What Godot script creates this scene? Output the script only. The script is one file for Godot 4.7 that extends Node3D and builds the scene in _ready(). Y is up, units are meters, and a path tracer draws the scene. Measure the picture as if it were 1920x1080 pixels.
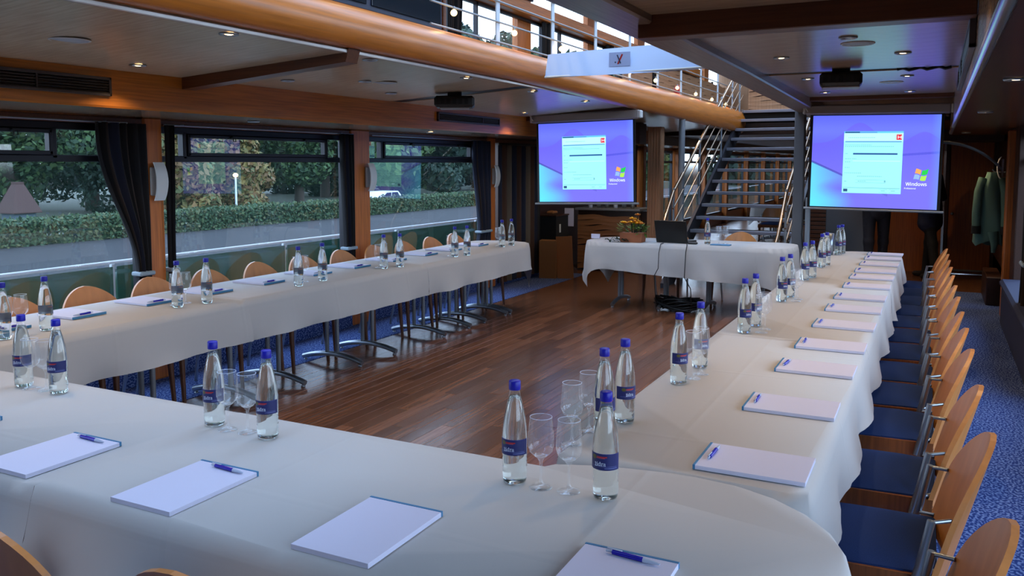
extends Node3D
# Conference room on a river boat: white clothed tables in a square, chairs, two projection screens, open stairs, windows on the river bank.

const T := 0.72            # height of the clothed table tops
const WALL_L := -5.06      # window wall, port side
const WALL_R := 0.74       # starboard wall
const LAMP_L := 0.38
const LAMP_R := 0.36
var M := {}
var taken := {}
var rng := RandomNumberGenerator.new()

# ---------------------------------------------------------------- helpers: names
func numbered(called: String) -> String:
	if not taken.has(called):
		taken[called] = 0
		return called
	taken[called] += 1
	return "%s_%03d" % [called, taken[called]]

const ORD := ["first", "second", "third", "fourth", "fifth", "sixth", "seventh", "eighth", "ninth", "tenth", "eleventh", "twelfth", "thirteenth", "fourteenth", "fifteenth", "sixteenth", "seventeenth", "eighteenth", "nineteenth", "twentieth", "last"]

func nth(k: int) -> String:
	return ORD[clampi(k, 0, ORD.size() - 1)]

func tag(o, label := "", category := "", group := "", kind := ""):
	if label: o.set_meta("label", label)
	if category: o.set_meta("category", category)
	if group: o.set_meta("group", group)
	if kind: o.set_meta("kind", kind)
	return o

func thing(called: String, label: String, category: String, at := Vector3.ZERO, turn := 0.0, group := "", kind := ""):
	var o := Node3D.new()
	o.name = numbered(called)
	add_child(o)
	o.position = at
	o.rotation.y = turn
	return tag(o, label, category, group, kind)

func put(called: String, m: Mesh, mat: Material, parent: Node = null, at := Vector3.ZERO):
	var o := MeshInstance3D.new()
	o.mesh = m
	o.material_override = mat
	if parent == null or parent == self:
		o.name = numbered(called)
		add_child(o)
	else:
		o.name = called
		parent.add_child(o, true)
	o.position = at
	o.cast_shadow = GeometryInstance3D.SHADOW_CASTING_SETTING_ON
	return o

func obj(called: String, s: SurfaceTool, mat: Material, parent: Node = null, at := Vector3.ZERO):
	return put(called, done(s), mat, parent, at)

func done(s: SurfaceTool) -> ArrayMesh:
	s.generate_normals()
	return s.commit()

func copy(o, at: Vector3, turn: float, label := "", group := ""):
	var c = o.duplicate()
	c.name = numbered(String(o.get_meta("base")) if o.has_meta("base") else String(o.name))
	add_child(c)
	c.position = at
	c.rotation.y = turn
	if label: c.set_meta("label", label)
	if group: c.set_meta("group", group)
	return c

# ---------------------------------------------------------------- helpers: shapes
func new_st() -> SurfaceTool:
	var s := SurfaceTool.new()
	s.begin(Mesh.PRIMITIVE_TRIANGLES)
	s.set_smooth_group(-1)
	return s

func tri(s: SurfaceTool, a: Vector3, b: Vector3, c: Vector3, out: Vector3):
	if (c - a).cross(b - a).dot(out) < 0.0:
		s.add_vertex(a); s.add_vertex(c); s.add_vertex(b)
	else:
		s.add_vertex(a); s.add_vertex(b); s.add_vertex(c)

func quad(s: SurfaceTool, a: Vector3, b: Vector3, c: Vector3, d: Vector3, out: Vector3):
	tri(s, a, b, c, out)
	tri(s, a, c, d, out)

func box(s: SurfaceTool, c: Vector3, size: Vector3, bevel := 0.0, b := Basis.IDENTITY):
	var h := size * 0.5
	var e: float = min(bevel, min(h.x, min(h.y, h.z)) * 0.9)
	s.set_smooth_group(-1)
	for ax in 3:
		var u := (ax + 1) % 3
		var v := (ax + 2) % 3
		for sg in [-1.0, 1.0]:
			var p := []
			for k in [[-1, -1], [1, -1], [1, 1], [-1, 1]]:
				var q := Vector3.ZERO
				q[ax] = sg * h[ax]
				q[u] = k[0] * (h[u] - e)
				q[v] = k[1] * (h[v] - e)
				p.append(c + b * q)
			var n := Vector3.ZERO
			n[ax] = sg
			quad(s, p[0], p[1], p[2], p[3], b * n)
		if e > 0.0:
			for su in [-1.0, 1.0]:
				for sv in [-1.0, 1.0]:
					var p := []
					for k in [[-1, 0], [1, 0], [1, 1], [-1, 1]]:
						var q := Vector3.ZERO
						q[ax] = k[0] * (h[ax] - e)
						q[u] = su * (h[u] - (e if k[1] == 0 else 0.0))
						q[v] = sv * (h[v] - (0.0 if k[1] == 0 else e))
						p.append(c + b * q)
					var n := Vector3.ZERO
					n[u] = su
					n[v] = sv
					quad(s, p[0], p[1], p[2], p[3], b * n)
	if e > 0.0:
		for sx in [-1.0, 1.0]:
			for sy in [-1.0, 1.0]:
				for sz in [-1.0, 1.0]:
					var g := Vector3(sx, sy, sz)
					tri(s, c + b * (g * (h - Vector3(0, e, e))), c + b * (g * (h - Vector3(e, 0, e))), c + b * (g * (h - Vector3(e, e, 0))), b * g)

func box_mesh(size: Vector3, bevel := 0.0) -> ArrayMesh:
	var s := new_st()
	box(s, Vector3.ZERO, size, bevel)
	return done(s)

func lathe(s: SurfaceTool, prof: Array, seg := 20, at := Vector3.ZERO, smooth := 1, fold := 0.0, nfold := 0):
	s.set_smooth_group(smooth)
	for i in prof.size() - 1:
		for j in seg:
			var p := []
			for q in [[i, j], [i, j + 1], [i + 1, j], [i + 1, j + 1]]:
				var a: float = TAU * (q[1] % seg) / seg
				var r: float = prof[q[0]].x * (1.0 + fold * cos(a * nfold))
				p.append(at + Vector3(r * cos(a), prof[q[0]].y, r * sin(a)))
			if prof[i].x > 1e-5:
				s.add_vertex(p[0]); s.add_vertex(p[3]) if prof[i + 1].x > 1e-5 else s.add_vertex(p[2])
				s.add_vertex(p[1])
				s.set_smooth_group(smooth)
			if prof[i + 1].x > 1e-5:
				s.add_vertex(p[0]); s.add_vertex(p[2]); s.add_vertex(p[3])

# the winding above is turned inward for lathes; this one is the outward version used everywhere
func turned(s: SurfaceTool, prof: Array, seg := 20, at := Vector3.ZERO, smooth := 1):
	s.set_smooth_group(smooth)
	for i in prof.size() - 1:
		var r0: float = prof[i].x
		var r1: float = prof[i + 1].x
		for j in seg:
			var a: float = TAU * j / seg
			var b: float = TAU * ((j + 1) % seg) / seg
			var p00 := at + Vector3(r0 * cos(a), prof[i].y, r0 * sin(a))
			var p01 := at + Vector3(r0 * cos(b), prof[i].y, r0 * sin(b))
			var p10 := at + Vector3(r1 * cos(a), prof[i + 1].y, r1 * sin(a))
			var p11 := at + Vector3(r1 * cos(b), prof[i + 1].y, r1 * sin(b))
			if r1 > 1e-6:
				s.add_vertex(p00); s.add_vertex(p11); s.add_vertex(p10)
			if r0 > 1e-6:
				s.add_vertex(p00); s.add_vertex(p01); s.add_vertex(p11)

func tube(s: SurfaceTool, path: Array, r: float, seg := 8, r_end := -1.0):
	s.set_smooth_group(1)
	var n := path.size()
	var re := r if r_end < 0.0 else r_end
	var rings := []
	var side := Vector3.ZERO
	for i in n:
		var d: Vector3 = (path[min(i + 1, n - 1)] - path[max(i - 1, 0)]).normalized()
		if side == Vector3.ZERO:
			side = d.cross(Vector3.UP if abs(d.y) < 0.9 else Vector3.RIGHT).normalized()
		else:
			side = (side - d * side.dot(d)).normalized()
		var up := side.cross(d)
		var rr: float = lerp(r, re, float(i) / max(1, n - 1))
		var ring := []
		for j in seg:
			var a := TAU * j / seg
			ring.append(path[i] + side * cos(a) * rr + up * sin(a) * rr)
		rings.append(ring)
	for i in n - 1:
		for j in seg:
			var k := (j + 1) % seg
			var mid: Vector3 = (path[i] + path[i + 1]) * 0.5
			quad(s, rings[i][j], rings[i][k], rings[i + 1][k], rings[i + 1][j], (rings[i][j] + rings[i][k] + rings[i + 1][j] + rings[i + 1][k]) * 0.25 - mid)
	s.set_smooth_group(2)
	for j in range(1, seg - 1):
		tri(s, rings[0][0], rings[0][j], rings[0][j + 1], path[0] - path[1])
		tri(s, rings[n - 1][0], rings[n - 1][j], rings[n - 1][j + 1], path[n - 1] - path[n - 2])

# a polygon in the local xy plane pushed along local z from 0 to depth
func prism(s: SurfaceTool, poly: PackedVector2Array, xf: Transform3D, depth: float, smooth_side := false):
	var ids := Geometry2D.triangulate_polygon(poly)
	s.set_smooth_group(-1)
	for k in range(0, ids.size(), 3):
		for z in [0.0, depth]:
			var q := []
			for m in 3:
				q.append(xf * Vector3(poly[ids[k + m]].x, poly[ids[k + m]].y, z))
			tri(s, q[0], q[1], q[2], xf.basis.z * (-1.0 if z == 0.0 else 1.0) * sign(depth))
	var ccw := not Geometry2D.is_polygon_clockwise(poly)
	s.set_smooth_group(3 if smooth_side else -1)
	for i in poly.size():
		var a := poly[i]
		var b := poly[(i + 1) % poly.size()]
		var e := b - a
		var nrm := Vector2(e.y, -e.x) * (1.0 if ccw else -1.0)
		quad(s, xf * Vector3(a.x, a.y, 0), xf * Vector3(b.x, b.y, 0), xf * Vector3(b.x, b.y, depth), xf * Vector3(a.x, a.y, depth), xf.basis * Vector3(nrm.x, nrm.y, 0))

func sheet(s: SurfaceTool, f: Callable, nu: int, nv: int, uv := false, smooth := 1):
	s.set_smooth_group(smooth)
	for i in nu:
		for j in nv:
			var q := [[i, j], [i + 1, j], [i + 1, j + 1], [i, j + 1]]
			for k in [0, 1, 2, 0, 2, 3]:
				var u := float(q[k][0]) / nu
				var v := float(q[k][1]) / nv
				if uv: s.set_uv(Vector2(u, v))
				s.add_vertex(f.call(u, v))

# thick sheet: front at f(u,v), back pushed by off
func slab(s: SurfaceTool, f: Callable, off: Vector3, nu: int, nv: int):
	s.set_smooth_group(1)
	for i in nu:
		for j in nv:
			var a: Vector3 = f.call(float(i) / nu, float(j) / nv)
			var b: Vector3 = f.call(float(i + 1) / nu, float(j) / nv)
			var c: Vector3 = f.call(float(i + 1) / nu, float(j + 1) / nv)
			var d: Vector3 = f.call(float(i) / nu, float(j + 1) / nv)
			quad(s, a, b, c, d, -off)
			quad(s, a + off, b + off, c + off, d + off, off)
	s.set_smooth_group(-1)
	for i in nu:
		for v in [0.0, 1.0]:
			var a: Vector3 = f.call(float(i) / nu, v)
			var b: Vector3 = f.call(float(i + 1) / nu, v)
			var o: Vector3 = a - f.call(float(i) / nu, 0.5)
			quad(s, a, b, b + off, a + off, o)
	for j in nv:
		for u in [0.0, 1.0]:
			var a: Vector3 = f.call(u, float(j) / nv)
			var b: Vector3 = f.call(u, float(j + 1) / nv)
			var o: Vector3 = a - f.call(0.5, float(j) / nv)
			quad(s, a, b, b + off, a + off, o)

func rounded_rect(w: float, h: float, r: float, n := 5) -> PackedVector2Array:
	var p := PackedVector2Array()
	for c in [[1, 1, 0.0], [-1, 1, 90.0], [-1, -1, 180.0], [1, -1, 270.0]]:
		for k in n + 1:
			var a := deg_to_rad(c[2] + 90.0 * k / n)
			p.append(Vector2(c[0] * (w / 2 - r) + r * cos(a), c[1] * (h / 2 - r) + r * sin(a)))
	return p

# ---------------------------------------------------------------- materials
func ramp(stops: Array) -> Gradient:
	var g := Gradient.new()
	var o := PackedFloat32Array()
	var c := PackedColorArray()
	for q in stops:
		o.append(q[0])
		c.append(q[1])
	g.offsets = o
	g.colors = c
	return g

func noise_tex(seed_: int, freq: float, stops: Array, octaves := 4, size := 512, normal := false, kind := FastNoiseLite.TYPE_SIMPLEX_SMOOTH):
	var n := FastNoiseLite.new()
	n.seed = seed_
	n.noise_type = kind
	n.frequency = freq
	n.fractal_octaves = octaves
	var t := NoiseTexture2D.new()
	t.width = size
	t.height = size
	t.seamless = true
	t.noise = n
	if normal:
		t.as_normal_map = true
		t.bump_strength = 2.0
	if stops.size(): t.color_ramp = ramp(stops)
	return t

func mat(called: String, c: Color, rough := 0.6, metal := 0.0, tex = null, scale := Vector3.ONE, spec := 0.5) -> StandardMaterial3D:
	var m := StandardMaterial3D.new()
	m.resource_name = called
	m.albedo_color = c
	m.roughness = rough
	m.metallic = metal
	m.metallic_specular = spec
	if tex:
		m.albedo_texture = tex
		m.uv1_triplanar = true
		m.uv1_world_triplanar = true
		m.uv1_scale = scale
	M[called] = m
	return m

func glow(called: String, c: Color, e: float) -> StandardMaterial3D:
	var m := mat(called, c, 0.4)
	m.emission_enabled = true
	m.emission = c
	m.emission_energy_multiplier = e
	return m

func glass(called: String, c: Color, a: float, rough := 0.03) -> StandardMaterial3D:
	var m := mat(called, Color(c.r, c.g, c.b, a), rough)
	m.transparency = BaseMaterial3D.TRANSPARENCY_ALPHA
	return m

func clear_solid(called: String, c: Color, ior_scale: float) -> StandardMaterial3D:
	var m := mat(called, Color(c.r, c.g, c.b, 0.0), 0.0)
	m.transparency = BaseMaterial3D.TRANSPARENCY_ALPHA
	m.refraction_enabled = true
	m.refraction_scale = ior_scale
	return m

func make_materials():
	var grain = noise_tex(3, 0.018, [[0.0, Color(0.76, 0.74, 0.72)], [0.5, Color(0.90, 0.89, 0.88)], [1.0, Color(1, 1, 1)]], 5)
	var satin = noise_tex(8, 0.012, [[0.0, Color(0.86, 0.85, 0.84)], [0.5, Color(0.94, 0.93, 0.92)], [1.0, Color(1, 1, 1)]], 4)
	var along_z := Vector3(5, 5, 0.18)
	var along_x := Vector3(0.18, 5, 5)
	var along_y := Vector3(5, 0.2, 5)
	mat("wood_beam", Color(0.82, 0.48, 0.17), 0.32, 0.0, grain, along_z)
	mat("wood_fascia", Color(0.84, 0.52, 0.20), 0.34, 0.0, grain, along_z)
	mat("wood_post", Color(0.78, 0.44, 0.17), 0.38, 0.0, grain, along_y)
	mat("wood_cross", Color(0.42, 0.24, 0.13), 0.4, 0.0, grain, along_x)
	mat("wood_door", Color(0.68, 0.37, 0.14), 0.35, 0.0, grain, along_y)
	mat("bar_wood", Color(0.60, 0.42, 0.28), 0.45, 0.0, satin, along_x)
	mat("pillar_pale", Color(0.70, 0.52, 0.38), 0.4, 0.0, satin, along_y)
	mat("wood_dark", Color(0.24, 0.13, 0.08), 0.4, 0.0, grain, along_z)
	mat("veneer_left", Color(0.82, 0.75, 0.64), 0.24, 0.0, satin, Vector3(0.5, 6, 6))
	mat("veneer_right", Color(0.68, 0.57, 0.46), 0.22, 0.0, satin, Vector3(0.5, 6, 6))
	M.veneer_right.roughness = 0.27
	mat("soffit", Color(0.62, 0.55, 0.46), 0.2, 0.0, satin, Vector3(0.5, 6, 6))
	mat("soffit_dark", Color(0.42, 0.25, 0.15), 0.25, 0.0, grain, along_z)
	mat("grey_beam", Color(0.56, 0.46, 0.39), 0.35, 0.0, grain, along_z)
	mat("chair_wood", Color(0.80, 0.53, 0.30), 0.35, 0.0, satin, Vector3(3, 0.6, 3))
	mat("chair_edge", Color(0.55, 0.32, 0.15), 0.4, 0.0, grain, along_y)
	mat("chair_leg", Color(0.42, 0.24, 0.13), 0.4, 0.0, grain, along_y)
	for k in 4:
		var t: float = [1.0, 0.86, 1.12, 0.94][k]
		var m := mat("plank_%d" % k, Color(0.49 * t, 0.32 * t, 0.225 * t), 0.2, 0.0, noise_tex(11 + k, 0.02, [[0.0, Color(0.70, 0.70, 0.70)], [0.5, Color(0.88, 0.88, 0.88)], [1.0, Color(1, 1, 1)]], 5, 256), Vector3(6, 6, 0.35))
		m.roughness_texture = noise_tex(21, 0.03, [[0.0, Color(0.75, 0.75, 0.75)], [1.0, Color(1, 1, 1)]], 3, 256)
		m.roughness = 0.27
	mat("subfloor", Color(0.07, 0.045, 0.03), 0.7)
	var fleck = noise_tex(31, 0.09, [[0.0, Color(0.40, 0.48, 0.66)], [0.50, Color(0.46, 0.54, 0.72)], [0.56, Color(0.85, 0.88, 0.95)], [0.66, Color(1, 1, 1)], [1.0, Color(1, 1, 1)]], 1)
	mat("carpet", Color(0.40, 0.47, 0.64), 0.95, 0.0, fleck, Vector3(1.3, 1.3, 1.0), 0.2)
	var weave = noise_tex(41, 0.35, [[0.0, Color(0.85, 0.85, 0.88)], [1.0, Color(1, 1, 1)]], 2, 256)
	var cl := mat("cloth", Color(0.71, 0.70, 0.69), 0.85, 0.0, weave, Vector3(3, 3, 3), 0.25)
	cl.rim_enabled = true
	cl.rim = 0.15
	var crease := Image.create(512, 512, false, Image.FORMAT_L8)
	var cn := FastNoiseLite.new()
	cn.seed = 5
	cn.frequency = 0.01
	for y in 512:
		for x in 512:
			var v: float = 0.5 + 0.03 * cn.get_noise_2d(x, y)
			for q in [x, y]:
				var d: float = abs(fmod(q + 64.0, 256.0) - 128.0)
				if d < 5.0: v += 0.16 * (1.0 - d / 5.0)
			crease.set_pixel(x, y, Color(v, v, v))
	cl.heightmap_enabled = true
	cl.heightmap_texture = ImageTexture.create_from_image(crease)
	cl.heightmap_scale = 0.7
	cl.albedo_texture = null
	cl.uv1_scale = Vector3(0.55, 0.55, 0.55)
	mat("seat_blue", Color(0.16, 0.24, 0.42), 0.9, 0.0, noise_tex(43, 0.3, [[0.0, Color(0.72, 0.75, 0.82)], [1.0, Color(1, 1, 1)]], 2, 256), Vector3(4, 4, 4), 0.2)
	mat("lacquer", Color(0.72, 0.68, 0.64), 0.15)
	mat("steel", Color(0.62, 0.65, 0.68), 0.28, 0.85)
	mat("steel_paint", Color(0.52, 0.54, 0.56), 0.45, 0.3)
	mat("post_white", Color(0.74, 0.78, 0.82), 0.5)
	mat("brass_rail", Color(0.68, 0.58, 0.48), 0.25, 0.9)
	mat("tread_edge", Color(0.50, 0.50, 0.54), 0.4, 0.5)
	mat("tread", Color(0.10, 0.10, 0.12), 0.6)
	mat("stringer", Color(0.20, 0.20, 0.23), 0.5, 0.3)
	mat("black", Color(0.02, 0.02, 0.022), 0.45)
	mat("black_soft", Color(0.03, 0.03, 0.035), 0.8)
	mat("frame_dark", Color(0.09, 0.09, 0.13), 0.4, 0.2)
	mat("vent_grey", Color(0.32, 0.29, 0.28), 0.5, 0.3)
	mat("white_plastic", Color(0.80, 0.80, 0.78), 0.45)
	mat("speaker_grey", Color(0.66, 0.70, 0.74), 0.6)
	mat("housing", Color(0.56, 0.52, 0.50), 0.5)
	mat("paper", Color(0.78, 0.78, 0.86), 0.8)
	mat("pad_edge", Color(0.62, 0.62, 0.70), 0.8)
	mat("spine_blue", Color(0.22, 0.46, 0.62), 0.55)
	mat("pen_blue", Color(0.10, 0.08, 0.62), 0.25)
	mat("pen_clear", Color(0.68, 0.72, 0.80), 0.2)
	mat("cap_blue", Color(0.09, 0.10, 0.66), 0.4)
	glass("bottle_glass", Color(0.9, 0.96, 0.94), 0.05, 0.01)
	clear_solid("water", Color(0.97, 1.0, 0.99), 0.033)
	clear_solid("glass_solid", Color(0.98, 1.0, 1.0), 0.05)
	glass("thin_glass", Color(0.95, 0.98, 1.0), 0.07, 0.01)
	glass("window_glass", Color(0.45, 0.62, 0.58), 0.05, 0.0)
	glass("roof_glass", Color(0.8, 0.88, 0.95), 0.06, 0.0)
	glass("balustrade", Color(0.03, 0.30, 0.25), 0.85, 0.05)
	mat("curtain", Color(0.055, 0.05, 0.06), 0.9)
	mat("curtain_umber", Color(0.15, 0.11, 0.085), 0.9)
	mat("curtain_brown", Color(0.26, 0.16, 0.10), 0.9)
	mat("curtain_navy", Color(0.08, 0.10, 0.17), 0.9)
	mat("curtain_beige", Color(0.36, 0.31, 0.25), 0.9)
	mat("tie_band", Color(0.55, 0.62, 0.66), 0.7)
	mat("banner", Color(0.70, 0.78, 0.90), 0.8)
	mat("navy_panel", Color(0.10, 0.14, 0.24), 0.5)
	mat("grey_wall", Color(0.36, 0.36, 0.37), 0.6)
	mat("wall_plain", Color(0.34, 0.22, 0.15), 0.6)
	mat("deck_dark", Color(0.16, 0.15, 0.15), 0.8)
	mat("hull", Color(0.75, 0.77, 0.80), 0.5)
	glow("bulb", Color(1.0, 0.84, 0.62), 9.0)
	glow("globe_light", Color(1.0, 0.83, 0.55), 3.0)
	mat("bulb_off", Color(0.40, 0.42, 0.42), 0.2, 0.4)
	mat("cardboard", Color(0.52, 0.34, 0.18), 0.8)
	mat("terracotta", Color(0.60, 0.34, 0.20), 0.7)
	mat("petal", Color(0.90, 0.66, 0.06), 0.7)
	mat("petal_dark", Color(0.80, 0.48, 0.04), 0.7)
	mat("leaf", Color(0.30, 0.42, 0.07), 0.7)
	mat("leaf_dark", Color(0.08, 0.16, 0.08), 0.7)
	mat("coat", Color(0.30, 0.42, 0.38), 0.9)
	mat("coat_dark", Color(0.04, 0.045, 0.05), 0.9)
	mat("bench_blue", Color(0.12, 0.16, 0.28), 0.9)
	mat("river", Color(0.05, 0.16, 0.13), 0.08)
	mat("bank", Color(0.105, 0.105, 0.125), 0.9, 0.0, noise_tex(51, 0.05, [[0.0, Color(0.6, 0.6, 0.65)], [1.0, Color(1, 1, 1)]], 4, 256), Vector3(0.3, 0.3, 0.3))
	mat("ground", Color(0.16, 0.20, 0.13), 0.95)
	mat("road", Color(0.30, 0.31, 0.34), 0.9)
	mat("bark", Color(0.22, 0.18, 0.15), 0.9)
	var lf := mat("foliage", Color(1, 1, 1), 0.8)
	lf.vertex_color_use_as_albedo = true
	lf.albedo_color = Color(0.68, 0.72, 0.62)
	var sk := mat("person_mat", Color(1, 1, 1), 0.8)
	sk.vertex_color_use_as_albedo = true
	mat("car_white", Color(0.80, 0.84, 0.90), 0.3)
	mat("car_glass", Color(0.10, 0.14, 0.18), 0.1)
	mat("tyre", Color(0.03, 0.03, 0.03), 0.8)
	mat("roof_brown", Color(0.24, 0.15, 0.13), 0.8)
	mat("wall_house", Color(0.28, 0.34, 0.38), 0.8)
	mat("red", Color(0.62, 0.06, 0.04), 0.4)
	# printed bottle label
	var im := Image.create(160, 96, false, Image.FORMAT_RGB8)
	im.fill(Color(0.10, 0.13, 0.38))
	im.fill_rect(Rect2i(0, 0, 160, 3), Color(0.20, 0.24, 0.5))
	im.fill_rect(Rect2i(56, 16, 44, 7), Color(0.72, 0.14, 0.14))
	im.fill_rect(Rect2i(52, 24, 40, 4), Color(0.72, 0.3, 0.3))
	for y in range(8, 36):
		for x in range(30, 60):
			if Vector2((x - 42) / 12.0, (y - 22) / 13.0).length() < 1.0: im.set_pixel(x, y, Color(0.36, 0.34, 0.14))
	im.fill_rect(Rect2i(24, 74, 120, 2), Color(0.42, 0.46, 0.68))
	im.fill_rect(Rect2i(90, 82, 56, 4), Color(0.42, 0.46, 0.68))
	var lm := mat("bottle_label", Color(1, 1, 1), 0.5)
	lm.albedo_texture = ImageTexture.create_from_image(im)
	mat("print_white", Color(0.82, 0.86, 0.94), 0.6)

func screen_image() -> Image:
	var w := 512
	var h := 396
	var im := Image.create(w, h, false, Image.FORMAT_RGB8)
	for y in h:
		for x in w:
			var u := float(x) / w
			var v := float(y) / h
			var c := Color(0.36, 0.40, 0.98).lerp(Color(0.46, 0.44, 0.93), clampf(v * 1.4, 0, 1))
			var sky: float = exp(-pow((v - 0.16) / 0.10, 2.0)) * 0.35
			c = c.lerp(Color(0.50, 0.58, 1.0), sky)
			var hill: float = 0.30 - 0.22 * exp(-pow((u - 0.38) / 0.16, 2.0)) - 0.12 * exp(-pow((u - 0.88) / 0.12, 2.0))
			if v > hill: c = c.lerp(Color(0.42, 0.36, 0.90), 0.55 * exp(-(v - hill) * 5.0))
			var ridge: float = v - (0.50 + 0.62 * u)
			if ridge > 0.0:
				c = c.lerp(Color(0.38, 0.86, 1.0), clampf(0.95 - u * 2.6 - abs(v - 0.72) * 0.3, 0, 1))
				c = c.lerp(Color(0.43, 0.42, 0.90), clampf(1.0 - Vector2((u - 0.26) / 0.22, (v - 0.80) / 0.13).length(), 0, 1))
			c = c.lerp(Color(0.36, 0.90, 1.0), 0.75 * clampf(1.0 - Vector2((u - 0.02) / 0.36, (v - 0.96) / 0.20).length(), 0, 1))
			var streak: float = v - (0.50 + 0.58 * u)
			if abs(streak) < 0.012 and u < 0.62: c = c.lerp(Color(0.24, 0.26, 0.62), 0.7 * (1.0 - u))
			var arc: float = v - (0.425 - 0.10 * (u - 0.70))
			if u > 0.66 and abs(arc) < 0.012: c = c.lerp(Color(0.26, 0.28, 0.78), 0.5)
			if u > 0.93: c = c.lerp(Color(0.42, 0.62, 1.0), (u - 0.93) * 8.0)
			im.set_pixel(x, y, c)
	# the dialogue window
	var bx := 132
	var by := 68
	var bw := 238
	var bh := 266
	im.fill_rect(Rect2i(bx, by, bw, bh), Color(0.62, 0.98, 0.98))
	im.fill_rect(Rect2i(bx, by, bw, 42), Color(0.74, 1.0, 0.97))
	im.fill_rect(Rect2i(bx, by, bw, 8), Color(0.40, 0.78, 0.96))
	im.fill_rect(Rect2i(bx + 4, by + 2, 60, 5), Color(0.12, 0.26, 0.50))
	im.fill_rect(Rect2i(bx + 64, by + 3, 70, 4), Color(0.32, 0.56, 0.86))
	im.fill_rect(Rect2i(bx + 6, by + 42, bw - 12, 5), Color(0.38, 0.62, 0.86))
	im.fill_rect(Rect2i(bx + bw - 27, by + 14, 21, 23), Color(0.86, 0.20, 0.30))
	for q in [[0, 14], [12, 14]]:
		im.fill_rect(Rect2i(bx + bw - 22 + q[0], by + 19, 3, 13), Color(1, 0.9, 0.92))
	im.fill_rect(Rect2i(bx + bw - 22, by + 24, 14, 3), Color(1, 0.9, 0.92))
	var grey := Color(0.42, 0.70, 0.78)
	for r in [[18, 26, 110], [6, 58, 108], [6, 64, 196], [8, 95, 10], [8, 117, 24], [36, 117, 18], [8, 131, 22], [8, 155, 20], [8, 178, 68], [60, 192, 100], [8, 214, 12], [64, 213, 34]]:
		var x: int = r[0]
		while x < r[0] + r[2]:
			var n := 3 + (x * 7 + int(r[1])) % 8
			im.fill_rect(Rect2i(bx + x, by + r[1], min(n, r[0] + r[2] - x), 2), grey)
			x += n + 2
	im.fill_rect(Rect2i(bx + 40, by + 93, 178, 7), Color(0.16, 0.34, 0.60))
	im.fill_rect(Rect2i(bx + 40, by + 126, 190, 2), Color(0.82, 1.0, 0.98))
	im.fill_rect(Rect2i(bx + 54, by + 208, 122, 1), grey)
	im.fill_rect(Rect2i(bx + 54, by + 220, 122, 1), grey)
	im.fill_rect(Rect2i(bx + 170, by + 210, 6, 8), grey)
	im.fill_rect(Rect2i(bx + 4, by + 242, bw - 8, 2), grey)
	im.fill_rect(Rect2i(bx + 6, by + 248, 17, 12), Color(0.16, 0.32, 0.52))
	for q in [[150, 34], [190, 40]]:
		im.fill_rect(Rect2i(bx + q[0], by + 247, q[1], 1), grey)
		im.fill_rect(Rect2i(bx + q[0], by + 261, q[1], 1), grey)
		im.fill_rect(Rect2i(bx + q[0] + 9, by + 253, 16, 2), grey)
	# the four waving tiles of the emblem
	for y in range(222, 282):
		for x in range(410, 480):
			var p := Vector2(x - 444 + (y - 250) * 0.22, y - 250 + 4.0 * sin((x - 410) * 0.11))
			if abs(p.x) < 24 and abs(p.y) < 22 and abs(p.x) > 2 and abs(p.y) > 2:
				im.set_pixel(x, y, (Color(0.98, 0.66, 0.36) if p.x < 0 else Color(0.12, 0.80, 0.30)) if p.y < 0 else (Color(0.56, 0.72, 1.0) if p.x < 0 else Color(0.66, 0.92, 0.30)))
	return im

# ---------------------------------------------------------------- building blocks of the room
func structure(called: String, s: SurfaceTool, m: Material, label: String, category := "structure"):
	return tag(obj(called, s, m), label, category, "", "structure")

func downlight(at: Vector3, lit: bool, label: String, group: String, energy := 0.5):
	var t = thing("ceiling_spotlight" if lit else "ceiling_fitting", label, "ceiling light" if lit else "ceiling fitting", at, 0.0, group)
	var s := new_st()
	turned(s, [Vector2(0.026, -0.001), Vector2(0.044, -0.009), Vector2(0.048, -0.004), Vector2(0.048, 0.0), Vector2(0.026, 0.0), Vector2(0.026, -0.001)], 20)
	obj("trim_ring", s, M.steel, t)
	var b := new_st()
	turned(b, [Vector2(0.0, -0.007), Vector2(0.014, -0.006), Vector2(0.024, -0.002), Vector2(0.025, 0.0), Vector2(0.0, 0.0)], 16)
	obj("lamp_bulb" if lit else "lens", b, M.bulb if lit else M.bulb_off, t)
	if lit:
		var l := SpotLight3D.new()
		l.name = "spot_beam"
		t.add_child(l)
		l.position = Vector3(0, -0.016, 0)
		l.rotation.x = -PI / 2
		l.light_color = Color(1.0, 0.85, 0.66)
		l.light_energy = energy
		l.light_size = 0.02
		l.spot_angle = 62.0
		l.spot_angle_attenuation = 0.9
		l.spot_range = 14.0
		l.spot_attenuation = 2.0
		l.shadow_enabled = true
	return t

func ceiling_disc(at: Vector3, r: float, label: String, group: String):
	var t = thing("ceiling_loudspeaker", label, "loudspeaker", at, 0.0, group)
	var s := new_st()
	turned(s, [Vector2(r * 0.90, -0.003), Vector2(r * 0.95, -0.005), Vector2(r, -0.003), Vector2(r, 0.0), Vector2(r * 0.90, 0.0), Vector2(r * 0.90, -0.003)], 32)
	obj("rim", s, M.white_plastic, t)
	var g := new_st()
	turned(g, [Vector2(0, -0.0035), Vector2(r * 0.6, -0.0032), Vector2(r * 0.90, -0.002), Vector2(r * 0.90, 0.0), Vector2(0, 0)], 32)
	obj("grille", g, M.speaker_grey, t)

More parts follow.
